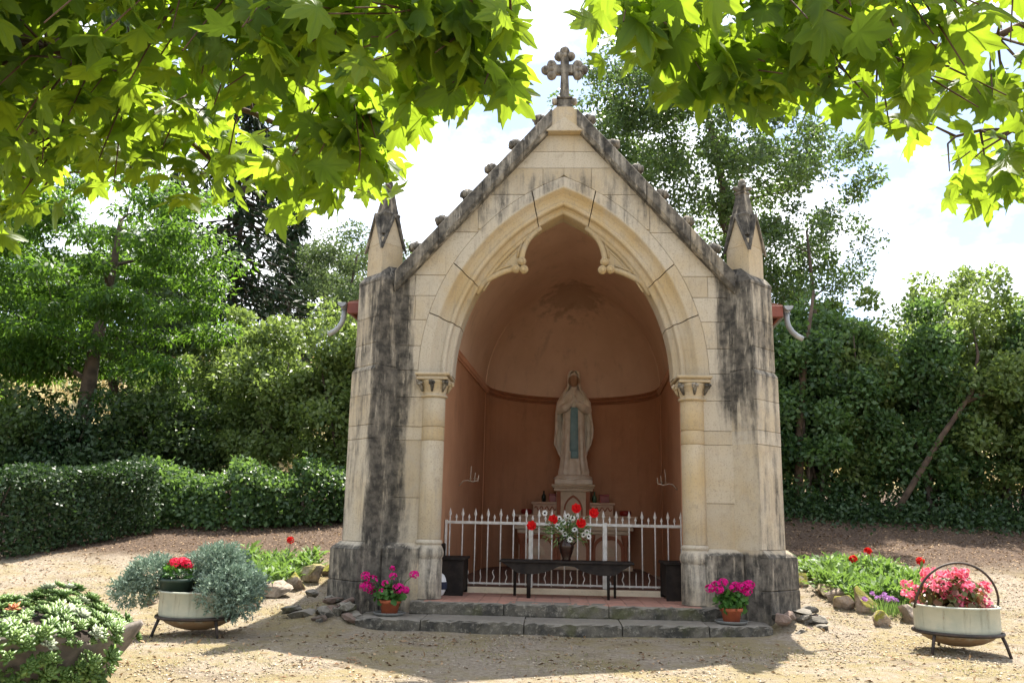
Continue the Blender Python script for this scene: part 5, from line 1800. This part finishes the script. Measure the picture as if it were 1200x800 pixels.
# --- hedges: one leafy skin round a woody core, trimmed
def hedge(label, pts, h, w, seed, mat, per_m2=1250, size=.066, rough=.04, group='trimmed hedges', bumps=.05):
    rng = np.random.default_rng(seed)
    x0, y0 = pts[0]
    base = (x0, y0, gz(x0, y0))
    t = thing('hedge', label, 'hedge', base, group)
    P, N = [], []
    core = MB()
    for (ax, ay), (bx, by) in zip(pts[:-1], pts[1:]):
        L = math.hypot(bx - ax, by - ay); ux, uy = (bx - ax) / L, (by - ay) / L; nx, ny = uy, -ux
        for k in range(int(L / .22) + 1):
            q = k * .22 + rng.uniform(-.05, .05); e = rng.uniform(-w * .25, w * .25)
            cx, cy = ax + ux * q + nx * e, ay + uy * q + ny * e; zz = gz(cx, cy)
            core.tube([(cx, cy, zz - .1), (cx + rng.normal() * .06, cy + rng.normal() * .05, zz + h * .5), (cx + rng.normal() * .12, cy + rng.normal() * .1, zz + h * .88)], [.022, .016, .008], 5, False)
        def face(nf, f):
            u = rng.random((nf, 2)); p, nn = f(u); P.append(p); N.append(nn)
        def side(sgn):
            def f(u):
                q = u[:, 0] * L; z = u[:, 1]
                bul = .06 * np.sin(q * 2.3 + seed) + .05 * np.sin(q * 5.1 + z * 6) + rng.normal(0, rough, len(u)) - np.abs(rng.normal(0, .07, len(u)))
                edge = -.16 * np.maximum(0, (z - .82) / .18) ** 2
                e = sgn * (w / 2 + bul + edge)
                X = ax + ux * q + nx * e; Y = ay + uy * q + ny * e
                Z = np.array([gz(a, b) for a, b in zip(X, Y)]) + .04 + z * (h + bumps * np.sin(q * 2.1 + seed))
                return np.stack([X, Y, Z], 1), np.tile([[sgn * nx, sgn * ny, .15]], (len(u), 1))
            return f
        def top(u):
            q = u[:, 0] * L; e = (u[:, 1] - .5) * w * .95
            X = ax + ux * q + nx * e; Y = ay + uy * q + ny * e
            Z = np.array([gz(a, b) for a, b in zip(X, Y)]) + h + bumps * np.sin(q * 2.1 + seed) + .04 * np.sin(q * 4.3 + e * 5) - .10 * np.abs(2 * e / w) ** 3 + rng.normal(0, rough * .8, len(u))
            return np.stack([X, Y, Z], 1), np.tile([[0, 0, 1.0]], (len(u), 1))
        face(int(L * h * per_m2 * 1.5), side(1)); face(int(L * h * per_m2 * .6), side(-1)); face(int(L * w * per_m2), top)
        w_ = w; w = w_ * .62; face(int(L * h * per_m2 * .8), side(1)); w = w_
    P = np.concatenate(P); N = np.concatenate(N); n = len(P)
    keep = np.ones(n, bool)
    T = unit(rdir(n, .1, rng) + N * .35); Nn = unit(N + rdir(n, .35, rng) * .75)
    Ls = size * rng.uniform(.7, 1.35, n)
    V, F = leaf_arrays(P, T, Nn, Ls, Ls * .62, .12)
    obj('stems', core, M['bark'], t)
    obj('foliage', local(np_mesh('foliage', V, F, rng.random(n)), base), M[mat], t)
hedge('long straight dark green hedge trimmed flat, farther from the chapel', [(-10.4, 1.1), (-8.6, 2.85), (-7.3, 4.9)], 1.17, 1.0, 1, 'leaf_hedge', bumps=.05)
hedge('shaggier dark green hedge below the pale shrubs beside the chapel', [(-7.7, 5.5), (-6.0, 5.6), (-4.9, 6.1), (-3.2, 7.3)], .92, 1.0, 2, 'leaf_laurel', 1000, .085, .10, bumps=.17)

# --- right side: oak, shrub bank, undergrowth
tree('oak_tree', 'tall open-crowned oak rising behind the chapel roof and cross', (5.6, 12.4, gz(5.6, 12.4)), (3.9, 12.2, 11.3), (4.4, 3.0, 4.8), 185, 260, .135, .56, M['leaf_oak'], .26, 201, group='oaks behind the chapel', shell=.2, squash=.75, zmin=6.5,
     extra=[(6.2, 12, 7.2), (6.9, 11.5, 7.8), (5.2, 11.4, 7.4), (1.0, 12, 10.2), (.4, 12, 10.6), (.9, 12.2, 9.6)])
tree('oak_tree', 'lower slender oak with thin limbs in front of the tall oak', (6.0, 10.2, gz(6.0, 10.2)), (6.1, 10.3, 7.3), (1.6, 1.5, 1.9), 40, 200, .10, .42, M['leaf_oak'], .12, 202, group='oaks behind the chapel', shell=.3, squash=.75)
tree('oak_tree', 'oak crown glimpsed low behind the chapel gable', (.5, 17, gz(.5, 17)), (.2, 17, 8.6), (2.3, 2.2, 2.6), 44, 220, .14, .6, M['leaf_oak'], .2, 203, group='oaks behind the chapel', shell=.3)
SHR_R = [
    ((4.2, 9.0), 3.6, (1.25, 1.0, 2.5), 'leaf_laurel', 95, 'glossy shrub nearest the chapel on the shrub bank', 1),
    ((5.5, 8.6), 3.7, (1.25, 1.0, 2.6), 'leaf_laurel', 95, 'glossy shrub second from the chapel on the shrub bank', 2),
    ((6.7, 8.7), 3.8, (1.3, 1.0, 2.6), 'leaf_light', 95, 'paler bush between glossy shrubs on the shrub bank', 3),
    ((7.7, 8.1), 3.5, (1.25, 1.0, 2.5), 'leaf_laurel', 95, 'glossy shrub with sunlit top crossed by the leaning trunk', 4),
    ((9.0, 8.0), 3.8, (1.35, 1.0, 2.8), 'leaf_light', 95, 'pale tall bush under the upper end of the leaning trunk', 5),
    ((10.3, 7.5), 3.8, (1.35, 1.0, 2.9), 'leaf_laurel', 95, 'glossy tall shrub at the far end of the bank', 6),
    ((11.9, 7.3), 4.0, (1.5, 1.1, 3.2), 'leaf_oak', 80, 'dark shrub past the far end of the bank', 7),
    ((6.0, 10.7), 4.6, (1.5, 1.0, 2.6), 'leaf_light', 70, 'taller pale bush standing behind the first glossy shrubs', 8),
    ((9.0, 10.2), 4.6, (1.7, 1.0, 2.7), 'leaf_light', 76, 'taller pale bush behind the leaning trunk', 9),
    ((7.4, 10.8), 4.2, (1.3, 1.0, 2.3), 'leaf_oak', 66, 'dark bush filling the gap behind the paler bush', 10),
    ((11.4, 9.6), 4.8, (1.6, 1.0, 2.9), 'leaf_light', 66, 'tall pale bush behind the far end of the bank', 11),
    ((3.2, 10.6), 4.0, (1.3, 1.0, 2.4), 'leaf_oak', 56, 'dark bush half hidden by the chapel, behind the nearest glossy shrub', 12),
]
for (x, y), zc, rd, mt, ncl, lab, sd in SHR_R:
    tree('bank_shrub', lab, (x, y, gz(x, y)), (x, y, zc), rd, ncl, 235, .118, .38, M[mt], .05, 220 + sd, 'shrubs on the right bank', 'shrub', stems=4, shell=.05, zmin=gz(x, y) + .1, asp=.6, squash=.85)
def bare_trunk(pts, rad, lab, forks=()):
    p0 = pts[0]; z0 = gz(p0[0], p0[1])
    t = thing('leaning_trunk', lab, 'tree trunk', (p0[0], p0[1], z0), 'bare trunks on the right bank')
    mb = MB(); mb.tube([(p0[0], p0[1], z0 - .1)] + pts[1:], rad, 9)
    tr = obj('trunk', mb, M['bark_brown'], t)
    for f in forks:
        m2 = MB(); m2.tube(f, [.05, .04, .02], 7)
        obj('limb', m2, M['bark_brown'], tr)
M['bark_brown'] = nmat('brown bark', (.11, .075, .05), (.06, .042, .03), 7, .95, .6, dist=.03)
bare_trunk([(6.5, 7.5, 0), (7.0, 7.45, 1.95), (7.65, 7.4, 2.95), (8.25, 7.3, 3.8), (8.5, 7.4, 4.6), (8.6, 7.7, 5.2)], [.07, .06, .055, .045, .03, .015], 'brown trunk leaning steeply through the shrub bank', [[(8.1, 7.34, 3.6), (8.6, 7.3, 3.85), (9.1, 7.4, 4.1)]])
bare_trunk([(9.3, 7.0, 0), (9.35, 7.0, 2.2), (9.55, 6.95, 3.0), (9.7, 7.3, 4.2)], [.085, .075, .06, .03], 'reddish upright trunk near the far end of the bank')
bare_trunk([(5.0, 8.3, 0), (5.1, 8.3, 3.0), (5.25, 8.2, 4.5), (5.6, 8.4, 6.2)], [.10, .085, .06, .03], 'dark upright trunk among the glossy shrubs')

def stuff(name, me, mat, lab, cat):
    o = obj(name, me, mat); o['kind'] = 'stuff'; tag(o, lab, cat)
    return o
# ivy undergrowth along the bank foot
rng = np.random.default_rng(71)
n = 12000
u = rng.random(n)
X = 3.9 + u * 9.0 + rng.normal(0, .2, n); Y = 8.2 - u * 2.0 + rng.normal(0, .55, n)
hh = np.abs(rng.normal(0, .22, n)) + .04 * np.sin(X * 3)
Z = np.array([gz(a, b) for a, b in zip(X, Y)]) + np.maximum(.02, hh)
V, F = leaf_arrays(np.stack([X, Y, Z], 1), rdir(n, -.1, rng), rdir(n, .8, rng), .085 * rng.uniform(.6, 1.3, n), .065, .1)
stuff('ivy_undergrowth', np_mesh('ivy_undergrowth', V, F, rng.random(n)), M['leaf_hedge'], 'dark ivy undergrowth along the foot of the shrub bank', 'undergrowth')
# dry leaves and chips over the ground
def scatter(n, xr, yr, bias, rng):
    out = []
    X = rng.uniform(xr[0], xr[1], n); Y = rng.uniform(yr[0], yr[1], n)
    keep = ~((np.abs(X) < 2.35) & (Y > -.95) & (Y < 7.6)) & ~((np.abs(X) < 2.7) & (Y > -.3) & (Y < 7.6))
    if bias is not None:
        keep &= rng.random(n) < bias(X, Y)
    X, Y = X[keep], Y[keep]
    Z = np.array([gz(a, b) for a, b in zip(X, Y)])
    return np.stack([X, Y, Z], 1)
P = scatter(46000, (-9, 9.5), (-5, 9), lambda x, y: np.clip(.20 + .28 * (np.sin(x * 1.9 + np.sin(y * 1.4) * 2) * np.sin(y * 2.3 + x) > .25) + .6 / (1 + np.exp(-(y - 3.2) * 1.6)), 0, 1), rng)
n = len(P); P[:, 2] += .006
V, F = leaf_arrays(P, rdir(n, 0, rng) * np.array([[1, 1, .25]]), rdir(n, 2.2, rng), .055 * rng.uniform(.4, 1.3, n), .026 * rng.uniform(.5, 1.3, n), .25)
stuff('leaf_litter', np_mesh('leaf_litter', V, F, rng.random(n)), M['litter'], 'dry brown leaf litter strewn over ground and bank', 'leaf litter')
P = scatter(120000, (-6.5, 6.5), (-4.6, 3.2), lambda x, y: np.clip(.30 + .45 * np.sin(x * 1.7 + np.sin(y * 2.1)) * np.sin(y * 1.9 + 1 + np.sin(x * 1.3)) + .3 * np.sin(x * 5.1 + y * 2.2) * np.sin(y * 4.3 - x), .06, 1), rng)
n = len(P)
s = .013 * rng.uniform(.3, 1.5, n) ** 1.2
tet = unit(rng.normal(size=(n, 4, 3)))
tet[:, :, 2] *= .6
V = (P[:, None, :] + tet * s[:, None, None] + np.array([0, 0, .003])).reshape(-1, 3)
o4 = (np.arange(n) * 4)[:, None]
F = np.concatenate([o4 + np.array([[0, 1, 2]]), o4 + np.array([[0, 2, 3]]), o4 + np.array([[0, 3, 1]]), o4 + np.array([[1, 3, 2]])], 0)
stuff('gravel', np_mesh('gravel', V, F, np.tile(rng.random(n), 4)), M['gravel'], 'fine pale gravel chips scattered over the mossy ground', 'gravel')
P = scatter(26000, (-8, 8), (-5.2, 3.2), lambda x, y: np.clip(np.sin(x * 1.1 + 2) * np.sin(y * 1.9 + x) * .9 + .05, 0.02, .6), rng)
n = len(P)
V, F = leaf_arrays(P, unit(rdir(n, 0, rng) * .8 + np.array([[0, 0, 1.0]])), rdir(n, 0, rng), .028 * rng.uniform(.5, 1.5, n), .005, .1)
stuff('short_grass', np_mesh('short_grass', V, F, rng.random(n)), M['grass'], 'sparse short yellowish grass and moss in the ground', 'grass')
# dry hillside grass
n = 16000
X = rng.uniform(-34, 16, n); Y = rng.uniform(15, 50, n)
Z = np.array([gz(a, b) for a, b in zip(X, Y)])
V, F = leaf_arrays(np.stack([X, Y, Z], 1), unit(rdir(n, 0, rng) * .4 + np.array([[0, 0, 1.0]])), rdir(n, 0, rng), .6 * rng.uniform(.5, 1.3, n), .10, .1)
stuff('hill_grass', np_mesh('hill_grass', V, F, rng.random(n)), M['dry_grass'], 'tall dry golden grass on the hillside', 'grass')

# ================================================================== plane trees hanging over the view
def plane_leaf(seed):
    rng = random.Random(seed)
    half = [(0, .64), (7, .52), (11, .50), (15, .43), (20, .42), (27, .31), (34, .36), (40, .44), (45, .44), (50, .50), (55, .575), (61, .48), (67, .45), (74, .37), (82, .28), (91, .29), (99, .36), (107, .36), (115, .42), (124, .31), (138, .25), (156, .17), (172, .10)]
    pts = []
    for a, r in half:
        pts.append((a, r * rng.uniform(.93, 1.07)))
    for a, r in half[::-1][:-1]:
        pts.append((-a, r * rng.uniform(.93, 1.07)))
    cv = rng.uniform(.1, .95); sd = rng.uniform(-.5, .5)
    vs, vn = [(0, 0, 0)], [1.0]
    def zz(x, y):
        return -cv * (x * x) * 1.2 - cv * .7 * max(0, y) ** 2 + sd * x * y * 1.5 + .035 * math.sin(9 * x + 5 * y + seed)
    inner = []
    for a, r in pts:
        x, y = r * math.sin(R(a)), r * math.cos(R(a))
        main = any(abs(abs(a) - q) < 1 for q in (0, 55, 115))
        vs.append((x * .5, y * .5, zz(x * .5, y * .5) + (.012 if main else -.006))); vn.append(1.0 if main else 0.0)
    for a, r in pts:
        x, y = r * math.sin(R(a)), r * math.cos(R(a))
        main = any(abs(abs(a) - q) < 1 for q in (0, 55, 115))
        vs.append((x, y, zz(x, y))); vn.append(.8 if main else 0.0)
    k = len(pts)
    tr = []
    for i in range(k):
        j = (i + 1) % k
        tr.append((0, 1 + j, 1 + i))
        tr.append((1 + i, 1 + j, 1 + k + j)); tr.append((1 + i, 1 + k + j, 1 + k + i))
    # petiole
    b = len(vs)
    for q in range(4):
        y = -.10 * q - .02; z = -.03 * q * q
        vs += [(-.010, y, z), (.010, y, z)]; vn += [1.0, 1.0]
    for q in range(3):
        tr.append((b + 2 * q, b + 2 * q + 1, b + 2 * q + 3)); tr.append((b + 2 * q, b + 2 * q + 3, b + 2 * q + 2))
    return np.array(vs, float), np.array(tr), np.array(vn)
PL = [plane_leaf(i) for i in range(8)]
PLM = []
for v, f, w in PL:
    me = np_mesh('leaf', v, f, np.zeros(len(f)), w); me.materials.append(M['leaf_plane']); PLM.append(me)

def ray_dir(px, py):
    return (_f + _r2 * ((px - 600) / 989.7) + _u2 * ((400 - py) / 989.7))

def plane_tree(label, base, boughs, sprays, seed, group):
    """boughs: list of 3D polylines; sprays: (tip point, n leaves, radius)"""
    rng = np.random.default_rng(seed)
    bz = Vector((base[0], base[1], 0))
    t = thing('plane_tree', label, 'tree', bz, group)
    w = MB()
    nodes = []
    w.tube([(base[0], base[1], -.1), (base[0], base[1], 1.5), (base[0] * .99, base[1], 3.4), (base[0] * .97, base[1] + .2, 5.2)], [.30, .24, .20, .12], 12)
    obj('trunk', w, M['bark'], t)
    w = MB()
    for pts, r0 in boughs:
        P = [Vector(p) for p in pts]
        fine = []
        for a, b in zip(P[:-1], P[1:]):
            for q in range(6):
                fine.append(a.lerp(b, q / 6) + Vector(rng.normal(size=3)) * .015)
        fine.append(P[-1])
        m = len(fine)
        w.tube(fine, [r0 * .55 * (1 - .8 * i / (m - 1)) + .003 for i in range(m)], 7)
        nodes += fine
    NB = np.array([tuple(q) for q in nodes])
    leaves = []
    for tip, nl, rad in sprays:
        tip = np.array(tip)
        j = int(np.argmin(np.linalg.norm(NB - tip, axis=1) + np.maximum(0, tip[2] - NB[:, 2]) * .5))
        a = NB[j]
        L = np.linalg.norm(tip - a)
        mid = (a + tip) / 2 + rng.normal(size=3) * .05 * L + np.array([0, 0, .10 * L])
        w.tube([a, mid, tip], [.006, .004, .0022], 5, False)
        for q in range(nl):
            u = rng.uniform(.35, 1.0) if L > .25 else 1.0
            p0 = a + (mid - a) * (u * 2) if u < .5 else mid + (tip - mid) * (u * 2 - 1)
            p = p0 + rng.normal(size=3) * rad * np.array([.6, .6, .5])
            tipd = rng.normal(size=3) * np.array([.65, .65, .25]) + np.array([0, 0, -.62])
            nrm = rng.normal(size=3) * .7 + np.array([0, -.35, .75])
            s = rng.uniform(.13, .225) * (1.0 if rng.random() < .8 else .65)
            leaves.append((p, tipd, nrm, s))
    obj('branches', w, M['bark_pale'], t)
    # transforms
    mats = []
    camv = np.array(CAM)
    for p, td, nr, s in leaves:
        y = td / np.linalg.norm(td); z = nr - y * (nr @ y); z /= np.linalg.norm(z); x = np.cross(y, z)
        mats.append((p, np.stack([x, y, z], 1), s))
    dist = []
    fv, rv, uv = np.array(_f), np.array(_r2), np.array(_u2)
    for p, B, s in mats:
        d = p - camv; zc = d @ fv
        ins = zc > .3 and abs(d @ rv) / zc < .62 and abs(d @ uv) / zc < .41
        dist.append((0 if ins else 1000) + np.linalg.norm(d) / s)
    order = np.argsort(dist)
    bx = np.array(bz)
    for i in order[:290]:
        p, B, s = mats[i]
        o = inst('leaf', PLM[i % 8], t, tuple(p - bx), Matrix(B.tolist()).to_euler(), s)
    Vs, Fs, Rn, Ve, o = [], [], [], [], 0
    for i in order[290:]:
        p, B, s = mats[i]
        v, f, ve = PL[i % 8]
        Vs.append((v * s) @ B.T + (p - bx)); Fs.append(f + o); Rn.append(np.full(len(f), rng.random())); Ve.append(ve); o += len(v)
    me = np_mesh('foliage', np.concatenate(Vs), np.concatenate(Fs), np.concatenate(Rn), np.concatenate(Ve))
    ob = obj('foliage', me, M['leaf_plane'], t); ob['kind'] = 'stuff'
    return len(leaves)

# the canopy as a volume: its lower edge hangs unevenly in front of the chapel
rng = np.random.default_rng(404)
def hang(pxs, pys, zr_, n, nl, rad, ytop):
    """spray tips in a leafy layer between two heights, above the uneven lower edge of the canopy"""
    out = []
    while len(out) < n:
        px = rng.uniform(pxs[0], pxs[-1]); lim = np.interp(px, pxs, pys)
        py = lim - (lim - ytop) * rng.random()
        r = ray_dir(px, py)
        d = (rng.uniform(*zr_) - CAM.z) / r.z
        if not 2.3 < d < 6.5:
            continue
        out.append((tuple(Vector(CAM) + r * d), nl, rad))
    return out
spL = hang([-330, 0, 90, 170, 250, 330, 372, 395], [275, 262, 240, 205, 215, 245, 245, 110], (2.45, 2.9), 210, 5, .14, -110)
spL += hang([-330, 0, 120, 200], [235, 215, 190, 120], (2.9, 3.7), 170, 7, .2, -200)
spL += hang([395, 440, 500, 545, 575, 588], [70, 90, 130, 130, 110, 90], (2.45, 2.7), 46, 4, .10, -40)
spL += hang([340, 400, 450], [225, 235, 245], (2.35, 2.6), 26, 4, .10, 165)
spL += hang([-500, -200, 200], [-60, -60, -60], (3.2, 4.8), 400, 10, .28, -420)  # unseen canopy layer above the view, added to shade the leaves below
spL += hang([-500, 0, 170], [150, 120, 20], (3.4, 4.6), 380, 10, .25, -250)  # second added shading layer of the canopy, mostly out of view
spR = hang([728, 750, 790, 850, 920, 960, 1000], [50, 30, 125, 150, 145, 120, 95], (2.45, 2.7), 46, 4, .10, -40)
spR += hang([1000, 1050, 1090, 1140, 1200, 1450], [95, 175, 215, 215, 225, 250], (2.4, 2.75), 60, 4, .12, -50)
spR += hang([1180, 1300, 1700], [60, 60, 60], (3.0, 4.0), 30, 7, .24, -400)
C0 = Vector(CAM)
def W(px, py, z):
    r = ray_dir(px, py)
    return tuple(C0 + r * ((z - CAM.z) / r.z))
boL = [([(-5.5, -8.2, 4.0), (-4.6, -7.2, 3.3), W(60, 60, 2.95), W(240, 110, 2.85), W(360, 150, 2.75), W(420, 90, 2.75)], .035),
       ([(-5.5, -8.2, 3.8), (-4.4, -6.8, 3.2), W(30, 150, 2.9), W(160, 160, 2.85), W(300, 190, 2.7), W(390, 220, 2.55)], .03),
       ([(-5.5, -8.2, 4.2), (-4.0, -7.9, 3.5), W(200, -80, 3.1), W(400, 10, 2.9), W(500, 50, 2.8), W(600, 40, 2.7)], .03),
       ([(-5.4, -8.2, 5.2), (-4.0, -7.2, 4.6), W(0, -300, 4.3), W(180, -250, 4.0)], .05),
       ([(-5.5, -8.2, 3.7), (-4.9, -6.2, 3.2), W(-60, 200, 2.85), W(120, 205, 2.75)], .025)]
boR = [([(5.7, -8.6, 4.0), (4.2, -7.6, 3.3), W(1230, 30, 2.95), W(1050, 70, 2.85), W(900, 60, 2.75), W(790, 80, 2.65)], .032),
       ([(5.7, -8.6, 3.8), (4.4, -6.8, 3.1), W(1280, 130, 2.85), W(1120, 160, 2.7)], .026),
       ([(5.7, -8.6, 4.3), (4.0, -8.0, 3.6), W(1000, -70, 3.0), W(820, -20, 2.85), W(730, 10, 2.75)], .03)]
nL = plane_tree('plane tree whose dense dark boughs hang in front of the feathery tree', (-5.6, -8.3), boL, spL, 1, 'overhanging plane trees')
nR = plane_tree('plane tree whose thin sunlit boughs hang in front of the tall oak', (5.8, -8.7), boR, spR, 2, 'overhanging plane trees')
print('plane leaves', nL, nR, 'tris', sum(len(o.data.polygons) for o in SC.objects if o.type == 'MESH'))
